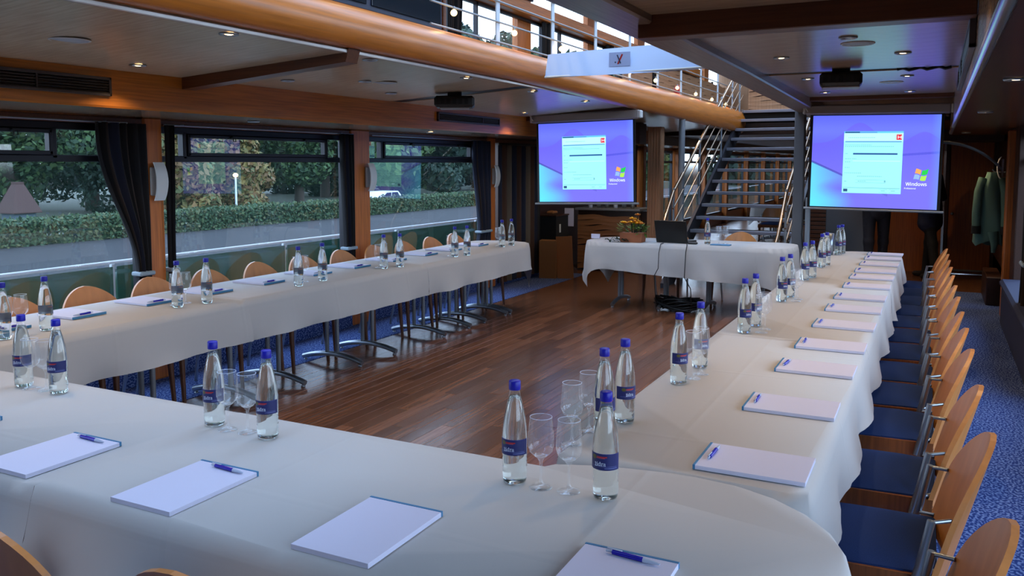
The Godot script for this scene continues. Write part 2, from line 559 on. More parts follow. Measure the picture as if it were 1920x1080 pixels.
func air_vent(x: float, face: float, y0: float, y1: float, za: float, zb: float, label: String):
	var t = thing("air_vent", label, "air vent", Vector3(x, (y0 + y1) / 2, (za + zb) / 2))
	var L: float = abs(zb - za)
	var H := y1 - y0
	var s := new_st()
	box(s, Vector3(-face * 0.004, 0, 0), Vector3(0.008, H - 0.01, L - 0.01))
	obj("backing", s, M.black, t)
	var f := new_st()
	for k in [-1, 1]:
		box(f, Vector3(face * 0.012, k * (H / 2 - 0.008), 0), Vector3(0.024, 0.016, L), 0.002)
		box(f, Vector3(face * 0.012, 0, k * (L / 2 - 0.008)), Vector3(0.024, H, 0.016), 0.002)
	box(f, Vector3(face * 0.012, 0, -L * 0.2), Vector3(0.02, H, 0.01))
	obj("frame", f, M.vent_grey, t)
	var sl := box_mesh(Vector3(0.016, 0.004, L - 0.03))
	for k in 6:
		var o = put("slat", sl, M.vent_grey, t, Vector3(face * 0.011, -H / 2 + H * (k + 1) / 7.0, 0))
		o.rotation.z = face * 0.6

func sconce(at: Vector3, label: String):
	# curved white shield on a back box; faces +x
	var t = thing("wall_sconce", label, "wall lamp", at, 0.0, "curved white wall sconces")
	var s := new_st()
	box(s, Vector3(0.012, 0, 0.015), Vector3(0.024, 0.20, 0.07), 0.006)
	obj("back_box", s, M.housing, t)
	var g := new_st()
	var f := func(u, v):
		var a: float = (v - 0.5) * 1.9
		return Vector3(0.085 * cos(a) - 0.01, 0.135 * sin(a) / sin(0.95), (u - 0.5) * 0.10 * (1.0 - 0.25 * abs(v - 0.5)))
	slab(g, f, Vector3(-0.008, 0, 0), 4, 14)
	obj("shield", g, M.white_plastic, t)

func curtain(x: float, z_post: float, dir: float, w_top: float, w_tie: float, y_top: float, y_tie: float, y_bot: float, label: String, m: Material):
	# hangs beside a post at z_post and spreads along dir; gathered at y_tie
	var t = thing("window_curtain", label, "curtain", Vector3(x, 0, z_post), 0.0, "dark window curtains")
	var f := func(u, v):
		var y: float = lerp(y_top, y_bot, v)
		var k: float
		if y > y_tie:
			var q: float = (y_top - y) / (y_top - y_tie)
			k = lerp(w_top, w_tie, pow(smoothstep(0.05, 1.0, q), 1.15))
		else:
			k = lerp(w_tie, w_tie * 1.5, (y_tie - y) / max(0.01, y_tie - y_bot))
		var amp: float = 0.026 * (0.5 + 0.5 * min(1.0, k / 0.2))
		return Vector3(amp * sin(u * 34.0 + 0.6 * sin(v * 4.0)) + 0.012 * sin(u * 13.0), y, dir * k * u)
	var cuts := [0.0, 0.30, 0.42, 0.60, 0.70, 0.80, 1.0]
	var kinds := [m, M.curtain_umber, m, M.curtain_navy, M.curtain_umber, m]
	for i in 6:
		var s := new_st()
		var g := func(u, v): return f.call(lerp(cuts[i], cuts[i + 1], u), v)
		slab(s, g, Vector3(0.006, 0, 0), 9, 26)
		obj("drape_stripe", s, kinds[i], t)
	if y_tie > y_bot + 0.1:
		var b := new_st()
		box(b, Vector3(0, y_tie, dir * w_tie * 0.5), Vector3(0.10, 0.03, w_tie + 0.03), 0.008)
		obj("tie_band", b, M.tie_band, t)

func window_left(z0: float, z1: float, id: int, y_bot := 0.30, split := [0.12, 0.88]):
	# z0 nearer, z1 farther; dark frame, transom lights on top
	var t = thing("window_%d" % id, "dark framed boat window, %s counted from the near left" % nth(id - 1), "window", Vector3(WALL_L, 0, (z0 + z1) / 2), 0.0, "", "structure")
	var L: float = abs(z1 - z0)
	var f := new_st()
	var yt := 1.83
	box(f, Vector3(0, yt - 0.02, 0), Vector3(0.06, 0.05, L), 0.005)
	box(f, Vector3(0, 1.60, 0), Vector3(0.06, 0.045, L), 0.005)
	box(f, Vector3(0, y_bot, 0), Vector3(0.06, 0.05, L), 0.005)
	for k in [-1, 1]:
		box(f, Vector3(0, (yt + y_bot) / 2, k * (L / 2 - 0.012)), Vector3(0.06, yt - y_bot, 0.024), 0.004)
	var zs := []
	for q in split: zs.append(L / 2 - q * L)
	for z in zs:
		box(f, Vector3(0, 1.70, z), Vector3(0.06, 0.20, 0.035), 0.004)
	obj("window_frame", f, M.frame_dark, t)
	if split.size() == 2:
		var v := new_st()
		var a: float = zs[0] - 0.02
		var b: float = zs[1] + 0.02
		for y in [1.635, 1.772]:
			box(v, Vector3(0.02, y, (a + b) / 2), Vector3(0.05, 0.025, abs(a - b)), 0.004)
		for z in [a - 0.012, b + 0.012]:
			box(v, Vector3(0.02, 1.703, z), Vector3(0.05, 0.16, 0.025), 0.004)
		obj("tilting_sash", v, M.frame_dark, t)
		for z in [lerp(a, b, 0.28), lerp(a, b, 0.82)]:
			var c := new_st()
			box(c, Vector3(0.055, 1.775, z), Vector3(0.025, 0.018, 0.05), 0.004)
			tube(c, [Vector3(0.06, 1.77, z - 0.012), Vector3(0.062, 1.74, z - 0.012), Vector3(0.062, 1.74, z + 0.012), Vector3(0.06, 1.77, z + 0.012)], 0.004, 6)
			obj("latch", c, M.black, t)
	var p := new_st()
	box(p, Vector3(-0.012, (1.58 + y_bot + 0.02) / 2, 0), Vector3(0.002, 1.58 - y_bot - 0.02, L - 0.05))
	obj("pane", p, M.window_glass, t)
	var edges := [L / 2 - 0.024] + zs + [-L / 2 + 0.024]
	for i in edges.size() - 1:
		var q := new_st()
		box(q, Vector3(-0.012, 1.705, (edges[i] + edges[i + 1]) / 2), Vector3(0.002, 0.17, abs(edges[i] - edges[i + 1]) - 0.03))
		obj("pane", q, M.window_glass, t)

# ---------------------------------------------------------------- furniture
func tablecloth(called: String, outline: PackedVector2Array, rect: Rect2, y: float, label: String, group: String, seed_: int, fold := 1.0):
	# outline: table edge (x, z); rect: the cloth laid flat. It hangs where it reaches past the edge.
	var st_ := new_st()
	var n := outline.size()
	var ccw := not Geometry2D.is_polygon_clockwise(outline)
	var ids := Geometry2D.triangulate_polygon(outline)
	st_.set_smooth_group(1)
	for k in range(0, ids.size(), 3):
		tri(st_, Vector3(outline[ids[k]].x, y, outline[ids[k]].y), Vector3(outline[ids[k + 1]].x, y, outline[ids[k + 1]].y), Vector3(outline[ids[k + 2]].x, y, outline[ids[k + 2]].y), Vector3.UP)
	var nz := FastNoiseLite.new()
	nz.seed = seed_
	nz.frequency = 1.0
	var cols := []
	var arc := 0.0
	for i in n:
		var p := outline[i]
		var a := outline[(i - 1 + n) % n]
		var b := outline[(i + 1) % n]
		var reach := func(w: Vector2) -> float:
			var r := 9.0
			if w.x > 1e-4: r = min(r, (rect.end.x - p.x) / w.x)
			if w.x < -1e-4: r = min(r, (rect.position.x - p.x) / w.x)
			if w.y > 1e-4: r = min(r, (rect.end.y - p.y) / w.y)
			if w.y < -1e-4: r = min(r, (rect.position.y - p.y) / w.y)
			return r
		var turn := 1.0 if ccw else -1.0
		var e0 := (p - a).normalized()
		var e1 := (b - p).normalized()
		var n0 := Vector2(e0.y, -e0.x) * turn
		var n1 := Vector2(e1.y, -e1.x) * turn
		var nrm := (n0 + n1).normalized()
		# where the cloth butts against its neighbour, the corner hangs straight down its open side
		if n0.dot(n1) < 0.5:
			if reach.call(n0) < 0.01 and reach.call(n1) > 0.05: nrm = n1
			elif reach.call(n1) < 0.01 and reach.call(n0) > 0.05: nrm = n0
		var far: float = reach.call(nrm)
		far = clampf(far, 0.0, 0.62)
		arc += p.distance_to(a)
		var col := []
		var steps := 7
		for k in steps + 1:
			var v := float(k) / steps
			var drop := far * v
			var wave: float = fold * (0.030 * sin(arc * 9.0 + seed_) + 0.05 * nz.get_noise_2d(arc * 2.2, v * 0.7))
			if far > 0.36: wave += fold * 0.07 * sin(arc * 21.0 + seed_) * clampf((far - 0.36) * 5.0, 0, 1)
			var outw: float = 0.008 * min(1.0, v * 6.0) + 0.035 * v + wave * v * v * min(1.0, far * 4.0)
			if far < 0.03: outw = 0.0
			var low: float = 0.012 * nz.get_noise_1d(arc * 1.3) * v
			col.append(Vector3(p.x + nrm.x * outw, y - drop * (1.0 - 0.03 * v) + low - (0.004 if k == 0 else 0.0), p.y + nrm.y * outw))
		col[0] = Vector3(p.x, y, p.y)
		cols.append([col, nrm, far])
	for i in n:
		var c0: Array = cols[i][0]
		var c1: Array = cols[(i + 1) % n][0]
		var nn: Vector2 = cols[i][1] + cols[(i + 1) % n][1]
		if min(cols[i][2], cols[(i + 1) % n][2]) < 0.01: continue
		for k in c0.size() - 1:
			quad(st_, c0[k], c1[k], c1[k + 1], c0[k + 1], Vector3(nn.x, 0.05, nn.y))
	var o = tag(obj(called, st_, M.cloth), label, "tablecloth", group)
	return o

func dense(poly: Array, step := 0.05) -> PackedVector2Array:
	var p := PackedVector2Array()
	for i in poly.size():
		var a: Vector2 = poly[i]
		var b: Vector2 = poly[(i + 1) % poly.size()]
		var k: int = max(1, int(ceil(a.distance_to(b) / step)))
		for j in k: p.append(a.lerp(b, float(j) / k))
	return p

func table_frame(a: Vector3, b: Vector3, w: float, along_x: bool, label: String, group: String):
	# folding table: top board and two T legs with twin posts and curved feet. a, b: ends of the centre line on the floor
	var t = thing("folding_table", label, "table", (a + b) / 2, 0.0 if not along_x else PI / 2, group)
	var L := a.distance_to(b)
	var s := new_st()
	box(s, Vector3(0, T - 0.022, 0), Vector3(w - 0.02, 0.03, L - 0.02), 0.004)
	obj("table_top", s, M.chair_edge, t)
	for k in [-1, 1]:
		var z: float = k * (L / 2 - 0.22)
		var g := new_st()
		for x in [-0.05, 0.05]:
			tube(g, [Vector3(x, 0.07, z), Vector3(x, T - 0.045, z)], 0.017, 10)
		obj("leg", g, M.steel_paint, t)
		var f := new_st()
		var path := []
		for i in 13:
			var u := i / 12.0 * 2.0 - 1.0
			path.append(Vector3(u * 0.29, 0.075 - 0.045 * u * u, z))
		tube(f, path, 0.02, 10)
		for e in [-1, 1]:
			turned(f, [Vector2(0.0, 0.0), Vector2(0.016, 0.0), Vector2(0.014, 0.012), Vector2(0.008, 0.014), Vector2(0.008, 0.03), Vector2(0, 0.03)], 10, Vector3(e * 0.27, 0, z))
		obj("foot", f, M.steel, t)

func make_chair():
	# faces -z; origin on the floor under the seat
	var t = thing("conference_chair", "bentwood chair", "chair")
	var s := new_st()
	var top := func(u, v):
		var x: float = (u - 0.5) * 0.44
		var z: float = (v - 0.5) * 0.43
		var e: float = pow(abs(u - 0.5) * 2.0, 5.0) + pow(abs(v - 0.5) * 2.0, 5.0)
		return Vector3(x * (1.0 - 0.05 * v), 0.462 - 0.022 * min(1.0, e) - 0.012 * (1.0 - v) * (1.0 - v) + 0.008 * cos((u - 0.5) * 3.0), z)
	slab(s, top, Vector3(0, -0.035, 0), 12, 12)
	obj("seat_cushion", s, M.seat_blue, t)
	var f := new_st()
	for k in [-1, 1]:
		var poly := PackedVector2Array([Vector2(-0.22, 0.365), Vector2(0.21, 0.375), Vector2(0.215, 0.435), Vector2(-0.215, 0.43)])
		prism(f, poly, Transform3D(Basis(Vector3(0, 0, 1), Vector3(0, 1, 0), Vector3(-1, 0, 0)), Vector3(k * 0.213 + 0.011, 0, 0)), 0.022)
	box(f, Vector3(0, 0.40, -0.21), Vector3(0.41, 0.055, 0.02), 0.003)
	box(f, Vector3(0, 0.405, 0.205), Vector3(0.41, 0.055, 0.02), 0.003)
	box(f, Vector3(0, 0.431, 0), Vector3(0.41, 0.012, 0.40))
	obj("seat_frame", f, M.chair_edge, t)
	# backrest: a bent board, flat below and rounded above, leaning back
	var rows := 16
	var b := new_st()
	var w_at := func(y):
		if y < 0.56: return lerpf(0.222, 0.226, (y - 0.40) / 0.16)
		var q: float = (y - 0.56) / 0.232
		return 0.226 * pow(max(0.0, 1.0 - q * q), 0.55)
	var bf := func(u, v):
		var y: float = 0.40 + 0.392 * (1.0 - pow(1.0 - v, 1.5))
		var x: float = (u - 0.5) * 2.0 * w_at.call(y)
		return Vector3(x, y, 0.235 + (y - 0.40) * 0.27 - 0.9 * x * x)
	slab(b, bf, Vector3(0, 0, 0.016), 14, rows)
	obj("backrest", b, M.chair_wood, t)
	for k in [-1, 1]:
		var g := new_st()
		tube(g, [Vector3(k * 0.195, 0.39, -0.175), Vector3(k * 0.20, 0.20, -0.185), Vector3(k * 0.205, 0.0, -0.20)], 0.021, 10, 0.013)
		obj("leg", g, M.chair_leg, t)
	for k in [-1, 1]:
		var g := new_st()
		tube(g, [Vector3(k * 0.185, 0.0, 0.27), Vector3(k * 0.195, 0.22, 0.225), Vector3(k * 0.2, 0.39, 0.19)], 0.011, 8)
		obj("leg", g, M.steel, t)
		var h := new_st()
		tube(h, [Vector3(k * 0.236, 0.385, 0.15), Vector3(k * 0.237, 0.47, 0.17), Vector3(k * 0.236, 0.60, 0.195)], 0.011, 8)
		tube(h, [Vector3(k * 0.236, 0.595, 0.195), Vector3(k * 0.212, 0.60, 0.245)], 0.006, 8)
		tube(h, [Vector3(k * 0.236, 0.44, 0.163), Vector3(k * 0.205, 0.45, 0.212)], 0.006, 8)
		obj("back_support", h, M.steel, t)
	return t

func make_bottle():
	var t = thing("water_bottle", "glass water bottle", "bottle")
	var g := new_st()
	var outer := [Vector2(0.0, 0.004), Vector2(0.024, 0.0015), Vector2(0.030, 0.003), Vector2(0.0325, 0.010), Vector2(0.0335, 0.03)]
	for k in 8: outer.append(Vector2(0.0330 + (0.0006 if k % 2 == 0 else -0.0007), 0.035 + k * 0.005))
	outer += [Vector2(0.0335, 0.078), Vector2(0.0338, 0.125), Vector2(0.0325, 0.150), Vector2(0.0290, 0.178), Vector2(0.0225, 0.208), Vector2(0.0165, 0.232), Vector2(0.0140, 0.246), Vector2(0.0135, 0.256), Vector2(0.0135, 0.262)]
	turned(g, outer, 24)
	obj("glass_wall", g, M.bottle_glass, t)
	var w := new_st()
	var inner := []
	for p in outer:
		if p.y < 0.238: inner.append(Vector2(max(0.0, p.x - 0.0012), p.y + 0.0012))
	inner.append(Vector2(0.0, inner[inner.size() - 1].y + 0.0004))
	turned(w, inner, 24)
	obj("water", w, M.water, t)
	var c := new_st()
	turned(c, [Vector2(0.0, 0.251), Vector2(0.0150, 0.251), Vector2(0.0158, 0.253), Vector2(0.0156, 0.273), Vector2(0.0140, 0.2755), Vector2(0.0, 0.2755)], 24)
	obj("screw_cap", c, M.cap_blue, t)
	var l := new_st()
	var f := func(u, v):
		var a: float = PI * 0.5 + (0.5 - u) * 2.9
		return Vector3(0.0343 * cos(a), lerp(0.125, 0.083, v), 0.0343 * sin(a))
	sheet(l, f, 14, 1, true)
	var lab = obj("paper_label", l, M.bottle_label, t)
	var tx := TextMesh.new()
	tx.text = "lidra"
	var fo := SystemFont.new()
	fo.font_names = PackedStringArray(["Droid Serif"])
	fo.font_italic = true
	tx.font = fo
	tx.font_size = 14
	tx.pixel_size = 0.0009
	tx.depth = 0.0006
	put("lettering", tx, M.print_white, lab, Vector3(-0.004, 0.0985, 0.0350))
	return t

func make_glass():
	var t = thing("wine_glass", "stemmed glass", "glass")
	var b := new_st()
	turned(b, [Vector2(0.003, 0.078), Vector2(0.018, 0.085), Vector2(0.030, 0.097), Vector2(0.0340, 0.112), Vector2(0.0345, 0.122), Vector2(0.0335, 0.145), Vector2(0.0305, 0.176), Vector2(0.0290, 0.188)], 24)
	obj("bowl", b, M.thin_glass, t)
	var r := new_st()
	var ring := []
	for i in 25: ring.append(Vector3(0.029 * cos(TAU * i / 24), 0.188, 0.029 * sin(TAU * i / 24)))
	tube(r, ring, 0.0007, 6)
	obj("rim", r, M.print_white, t)
	var s := new_st()
	turned(s, [Vector2(0.0, 0.0), Vector2(0.031, 0.0), Vector2(0.032, 0.0015), Vector2(0.020, 0.004), Vector2(0.007, 0.009), Vector2(0.0038, 0.02), Vector2(0.0034, 0.05), Vector2(0.0045, 0.070), Vector2(0.010, 0.079), Vector2(0.018, 0.0855), Vector2(0.010, 0.083), Vector2(0.0, 0.081)], 20)
	obj("stem", s, M.thin_glass, t)
	return t

func make_pad(pen: bool):
	# lies flat, long side along z, blue spine at -z; a pen lies across the spine end
	var t = thing("notepad", "white notepad", "notepad")
	var s := new_st()
	box(s, Vector3(0, 0.006, 0.002), Vector3(0.208, 0.012, 0.292), 0.0006)
	obj("paper_block", s, M.paper, t)
	var b := new_st()
	box(b, Vector3(0, 0.0066, -0.1465), Vector3(0.21, 0.0135, 0.007), 0.0006)
	obj("spine", b, M.spine_blue, t)
	return t

func make_pen():
	var t = thing("ballpoint_pen", "blue pen", "pen")
	var s := new_st()
	tube(s, [Vector3(-0.045, 0.0055, 0), Vector3(0.025, 0.0055, 0)], 0.0055, 10)
	obj("barrel", s, M.pen_blue, t)
	var g := new_st()
	tube(g, [Vector3(0.025, 0.0055, 0), Vector3(0.050, 0.0052, 0), Vector3(0.062, 0.005, 0)], 0.0056, 10, 0.0018)
	obj("grip", g, M.pen_clear, t)
	var c := new_st()
	tube(c, [Vector3(-0.060, 0.0055, 0), Vector3(-0.045, 0.0055, 0)], 0.003, 8)
	box(c, Vector3(-0.04, 0.012, 0), Vector3(0.035, 0.0015, 0.004), 0.0005)
	obj("clip", c, M.pen_clear, t)
	return t

# ---------------------------------------------------------------- people
func field_mesh(bones: Array, cell: float, k: float) -> ArrayMesh:
	# smooth union of tapered capsules [a, b, ra, rb, colour], meshed as surface nets
	var lo := Vector3(1e9, 1e9, 1e9)
	var hi := -lo
	for b in bones:
		var r: float = max(b[2], b[3]) + cell * 3
		for p in [b[0], b[1]]:
			lo = lo.min(p - Vector3.ONE * r)
			hi = hi.max(p + Vector3.ONE * r)
	var n := Vector3i(((hi - lo) / cell).ceil()) + Vector3i.ONE
	var d := PackedFloat32Array()
	d.resize(n.x * n.y * n.z)
	d.fill(1.0)
	for b in bones:
		var a: Vector3 = b[0]
		var e: Vector3 = b[1] - a
		var ee: float = max(e.length_squared(), 1e-9)
		var ra: float = b[2]
		var rb: float = b[3]
		var r: float = max(ra, rb) + k * 2.0 + cell * 2
		var l0 := Vector3i(((a.min(b[1]) - Vector3.ONE * r - lo) / cell).floor()).clamp(Vector3i.ZERO, n - Vector3i.ONE)
		var l1 := Vector3i(((a.max(b[1]) + Vector3.ONE * r - lo) / cell).ceil()).clamp(Vector3i.ZERO, n - Vector3i.ONE)
		for z in range(l0.z, l1.z + 1):
			for y in range(l0.y, l1.y + 1):
				var at := (z * n.y + y) * n.x
				for x in range(l0.x, l1.x + 1):
					var q := lo + Vector3(x, y, z) * cell - a
					var h := clampf(q.dot(e) / ee, 0.0, 1.0)
					var v := (q - e * h).length() - lerpf(ra, rb, h)
					var w := d[at + x]
					var m := maxf(k - absf(v - w), 0.0) / k
					d[at + x] = minf(v, w) - m * m * k * 0.25
	var verts := PackedVector3Array()
	var cols := PackedColorArray()
	var idx := {}
	var s := SurfaceTool.new()
	s.begin(Mesh.PRIMITIVE_TRIANGLES)
	s.set_smooth_group(1)
	var step := [1, n.x, n.x * n.y]
	for z in n.z - 1:
		for y in n.y - 1:
			for x in n.x - 1:
				var at := (z * n.y + y) * n.x + x
				var inside := 0
				for c in 8:
					if d[at + (c & 1) + ((c >> 1) & 1) * step[1] + (c >> 2) * step[2]] < 0.0: inside += 1
				if inside == 0 or inside == 8: continue
				var sum := Vector3.ZERO
				var cnt := 0
				for c in 8:
					for ax in 3:
						if c & (1 << ax): continue
						var c2: int = c | (1 << ax)
						var v0 := d[at + (c & 1) + ((c >> 1) & 1) * step[1] + (c >> 2) * step[2]]
						var v1 := d[at + (c2 & 1) + ((c2 >> 1) & 1) * step[1] + (c2 >> 2) * step[2]]
						if (v0 < 0.0) != (v1 < 0.0):
							var p0 := Vector3(c & 1, (c >> 1) & 1, c >> 2)
							var p1 := Vector3(c2 & 1, (c2 >> 1) & 1, c2 >> 2)
							sum += p0.lerp(p1, v0 / (v0 - v1))
							cnt += 1
				var p := lo + (Vector3(x, y, z) + sum / cnt) * cell
				idx[at] = verts.size()
				verts.append(p)
				var best := 1e9
				var col := Color.BLACK
				for b in bones:
					var e: Vector3 = b[1] - b[0]
					var h := clampf((p - b[0]).dot(e) / maxf(e.length_squared(), 1e-9), 0.0, 1.0)
					var v: float = (p - b[0] - e * h).length() - lerpf(b[2], b[3], h)
					if v < best:
						best = v
						col = b[4]
				cols.append(col)
	for at in idx:
		for ax in 3:
			var b1: int = step[(ax + 1) % 3]
			var b2: int = step[(ax + 2) % 3]
			if (d[at] < 0.0) == (d[at + step[ax]] < 0.0): continue
			if not (idx.has(at - b1) and idx.has(at - b2) and idx.has(at - b1 - b2)): continue
			var q := [idx[at], idx[at - b1], idx[at - b1 - b2], idx[at - b2]]
			var out := Vector3.ZERO
			out[ax] = 1.0 if d[at] < 0.0 else -1.0
			for tr in [[0, 1, 2], [0, 2, 3]]:
				var w: Array = [q[tr[0]], q[tr[1]], q[tr[2]]]
				if (verts[w[2]] - verts[w[0]]).cross(verts[w[1]] - verts[w[0]]).dot(out) < 0.0: w = [w[0], w[2], w[1]]
				for i in w:
					s.set_color(cols[i])
					s.add_vertex(verts[i])
	s.generate_normals()
	return s.commit()

func person(at: Vector3, turn: float, h: float, coat: Color, trousers: Color, hair: Color, label: String, coat_len: float, fwd := 1.0):
	var skin := Color(0.52, 0.32, 0.23)
	var shoe := Color(0.012, 0.011, 0.011)
	var k := h / 1.78
	var V := func(x, y, z): return Vector3(x, y, z) * k
	var bones := []
	for sd in [-1.0, 1.0]:
		var st_: float = 0.07 * sd * fwd
		bones.append([V.call(sd * 0.09, 0.90, 0), V.call(sd * 0.105, 0.49, 0.02 - st_), 0.092 * k, 0.066 * k, trousers])
		bones.append([V.call(sd * 0.105, 0.49, 0.02 - st_), V.call(sd * 0.105, 0.10, 0.03 - st_ * 1.6), 0.066 * k, 0.055 * k, trousers])
		bones.append([V.call(sd * 0.105, 0.045, 0.06 - st_ * 1.6), V.call(sd * 0.12, 0.035, -0.13 - st_ * 1.6), 0.045 * k, 0.036 * k, shoe])
		# arms: upper arm, forearm, palm, fingers and thumb
		var el: Vector3 = V.call(sd * 0.265, 1.13, 0.04)
		var wr: Vector3 = V.call(sd * 0.13, 1.12, -0.22)
		bones.append([V.call(sd * 0.185, 1.41, 0.0), el, 0.066 * k, 0.052 * k, coat])
		bones.append([el, wr, 0.052 * k, 0.042 * k, coat])
		bones.append([wr + Vector3(0, -0.02, 0) * k, wr + Vector3(-sd * 0.01, -0.095, -0.02) * k, 0.026 * k, 0.032 * k, skin])
		for q in 4:
			var r0: Vector3 = wr + Vector3(-sd * 0.012, -0.105, -0.05 + q * 0.02) * k
			var mid: Vector3 = r0 + Vector3(-sd * 0.006, -0.04 + 0.004 * abs(q - 1), -0.004) * k
			bones.append([r0, mid, 0.0095 * k, 0.009 * k, skin])
			bones.append([mid, mid + Vector3(-sd * 0.018, -0.03, 0.0) * k, 0.009 * k, 0.0075 * k, skin])
		var th: Vector3 = wr + Vector3(-sd * 0.005, -0.05, -0.03) * k
		bones.append([th, th + Vector3(-sd * 0.014, -0.04, -0.03) * k, 0.012 * k, 0.009 * k, skin])
	bones.append([V.call(0, 0.92, 0), V.call(0, 1.14, 0), 0.135 * k, 0.14 * k, coat])
	bones.append([V.call(-0.07, 1.15, 0), V.call(-0.10, 1.36, 0), 0.11 * k, 0.105 * k, coat])
	bones.append([V.call(0.07, 1.15, 0), V.call(0.10, 1.36, 0), 0.11 * k, 0.105 * k, coat])
	if coat_len > 0.0:
		for sd in [-1.0, 1.0]:
			bones.append([V.call(sd * 0.06, 1.0, 0), V.call(sd * 0.08, 1.0 - coat_len, 0.0), 0.125 * k, 0.13 * k, coat])
	bones.append([V.call(0, 1.44, 0.01), V.call(0, 1.56, -0.015), 0.062 * k, 0.054 * k, skin])
	bones.append([V.call(0, 1.60, -0.03), V.call(0, 1.68, -0.005), 0.072 * k, 0.088 * k, skin])
	bones.append([V.call(0, 1.66, -0.105), V.call(0, 1.63, -0.118), 0.009 * k, 0.014 * k, skin])
	bones.append([V.call(0, 1.575, -0.085), V.call(0, 1.565, -0.09), 0.022 * k, 0.02 * k, skin])
	for sd in [-1.0, 1.0]:
		bones.append([V.call(sd * 0.082, 1.655, 0.005), V.call(sd * 0.086, 1.625, 0.0), 0.014 * k, 0.01 * k, skin])
	bones.append([V.call(0, 1.715, 0.015), V.call(0, 1.66, 0.045), 0.085 * k, 0.08 * k, hair])
	var t = thing("person", label, "person", at, turn)
	put("body", field_mesh(bones, 0.015, 0.03), M.person_mat, t)
	var e := new_st()
	for sd in [-1.0, 1.0]:
		turned(e, [Vector2(0, -0.009), Vector2(0.007, -0.006), Vector2(0.009, 0), Vector2(0.007, 0.006), Vector2(0, 0.009)], 10, V.call(sd * 0.032, 1.66, -0.086))
	obj("eyes", e, M.black, t)

# ---------------------------------------------------------------- plants outside
func leaf_cloud(s: SurfaceTool, blobs: Array, count: int, size: float, cols: Array, r: RandomNumberGenerator):
	s.set_smooth_group(-1)
	var total := 0.0
	for b in blobs: total += b[1].x * b[1].y
	for b in blobs:
		var m := int(count * b[1].x * b[1].y / total)
		for i in m:
			var d := Vector3(r.randfn(), r.randfn(), r.randfn()).normalized()
			var p: Vector3 = b[0] + d * b[1] * (0.72 + 0.3 * r.randf())
			var n := (d + Vector3(r.randfn(), r.randfn(), r.randfn()) * 0.6).normalized()
			var u := n.cross(Vector3(r.randfn(), r.randfn(), r.randfn())).normalized() * size * (0.6 + 0.8 * r.randf())
			var v := n.cross(u.normalized()) * u.length() * 0.55
			s.set_color(cols[r.randi() % cols.size()])
			s.add_vertex(p - u); s.add_vertex(p + v); s.add_vertex(p + u)
			s.add_vertex(p - u); s.add_vertex(p + u); s.add_vertex(p - v)

func tree(at: Vector3, h: float, w: float, cols: Array, label: String, sd: int, low := 0.12):
	var r := RandomNumberGenerator.new()
	r.seed = sd
	var t = thing("bank_tree", label, "tree", at, 0.0, "trees on the river bank")
	var s := new_st()
	tube(s, [Vector3.ZERO, Vector3(0.1, h * 0.25, 0), Vector3(-0.1, h * 0.5, 0.1), Vector3(0.05, h * 0.8, 0)], h * 0.022, 8, h * 0.008)
	for k in 6:
		var y := h * (0.22 + 0.1 * k)
		var a := TAU * r.randf()
		tube(s, [Vector3(0, y, 0), Vector3(cos(a) * w * 0.3, y + h * 0.08, sin(a) * w * 0.3)], h * 0.008, 6, h * 0.003)
	obj("trunk", s, M.bark, t)
	var blobs := []
	for k in 15:
		var a := TAU * r.randf()
		var q := r.randf()
		var y := h * (low + (0.92 - low) * q)
		var sp: float = w * (0.36 * sqrt(r.randf())) * (1.15 - 0.5 * q)
		var rr := w * (0.20 + 0.08 * r.randf())
		blobs.append([Vector3(cos(a) * sp, y, sin(a) * sp), Vector3(rr, rr * 0.85, rr)])
	blobs.append([Vector3(0, h * 0.5, 0), Vector3(w * 0.42, h * 0.40, w * 0.42)])
	blobs.append([Vector3(0, h * 0.5, 0), Vector3(w * 0.30, h * 0.42, w * 0.30)])
	var c := new_st()
	leaf_cloud(c, blobs, 25000 if at.z > -62.0 else 20000 if at.z > -140.0 else 6000, 0.21 if at.z > -62.0 else 0.44 if at.z > -140.0 else 0.8, cols, r)
	obj("crown", c, M.foliage, t)

# ================================================================ the scene
func _ready():
	rng.seed = 7
	# camera
	var cam := Camera3D.new()
	cam.name = "camera"
	add_child(cam)
	cam.position = Vector3(0, 1.565, 0)
	cam.rotation_order = EULER_ORDER_YXZ
	cam.rotation = Vector3(-atan2(133.0, 1580.0), atan2(795.0, 1580.0), 0)
	cam.projection = Camera3D.PROJECTION_FRUSTUM
	cam.near = 0.05
	cam.far = 400.0
	cam.size = 1080.0 / 1580.0 * 0.05
	cam.frustum_offset = Vector2(0, -100.0 / 1580.0 * 0.05)
	cam.current = true
	# sky and exposure
	var env := Environment.new()
	env.background_mode = Environment.BG_SKY
	var sky := Sky.new()
	var sm := ProceduralSkyMaterial.new()
	sm.sky_top_color = Color(0.72, 0.84, 1.0)
	sm.sky_horizon_color = Color(0.84, 0.92, 1.0)
	sm.ground_bottom_color = Color(0.12, 0.14, 0.15)
	sm.ground_horizon_color = Color(0.3, 0.33, 0.36)
	sm.sky_energy_multiplier = 2.0
	sky.sky_material = sm
	env.sky = sky
	env.tonemap_mode = Environment.TONE_MAPPER_LINEAR
	env.tonemap_exposure = 1.32
	env.sdfgi_enabled = true
	env.ssao_enabled = true
	env.ssil_enabled = true
	var we := WorldEnvironment.new()
	we.name = "surroundings"
	we.environment = env
	add_child(we)

	make_materials()
	build_shell()
	build_ceilings()
	build_upper_deck()
	build_left_wall()
	build_right_wall()
	build_far_end()
	build_stairs()
	build_tables()
	build_chairs()
	build_table_things()
	build_screens()
	build_far_table_things()
	build_people()
	build_outside()

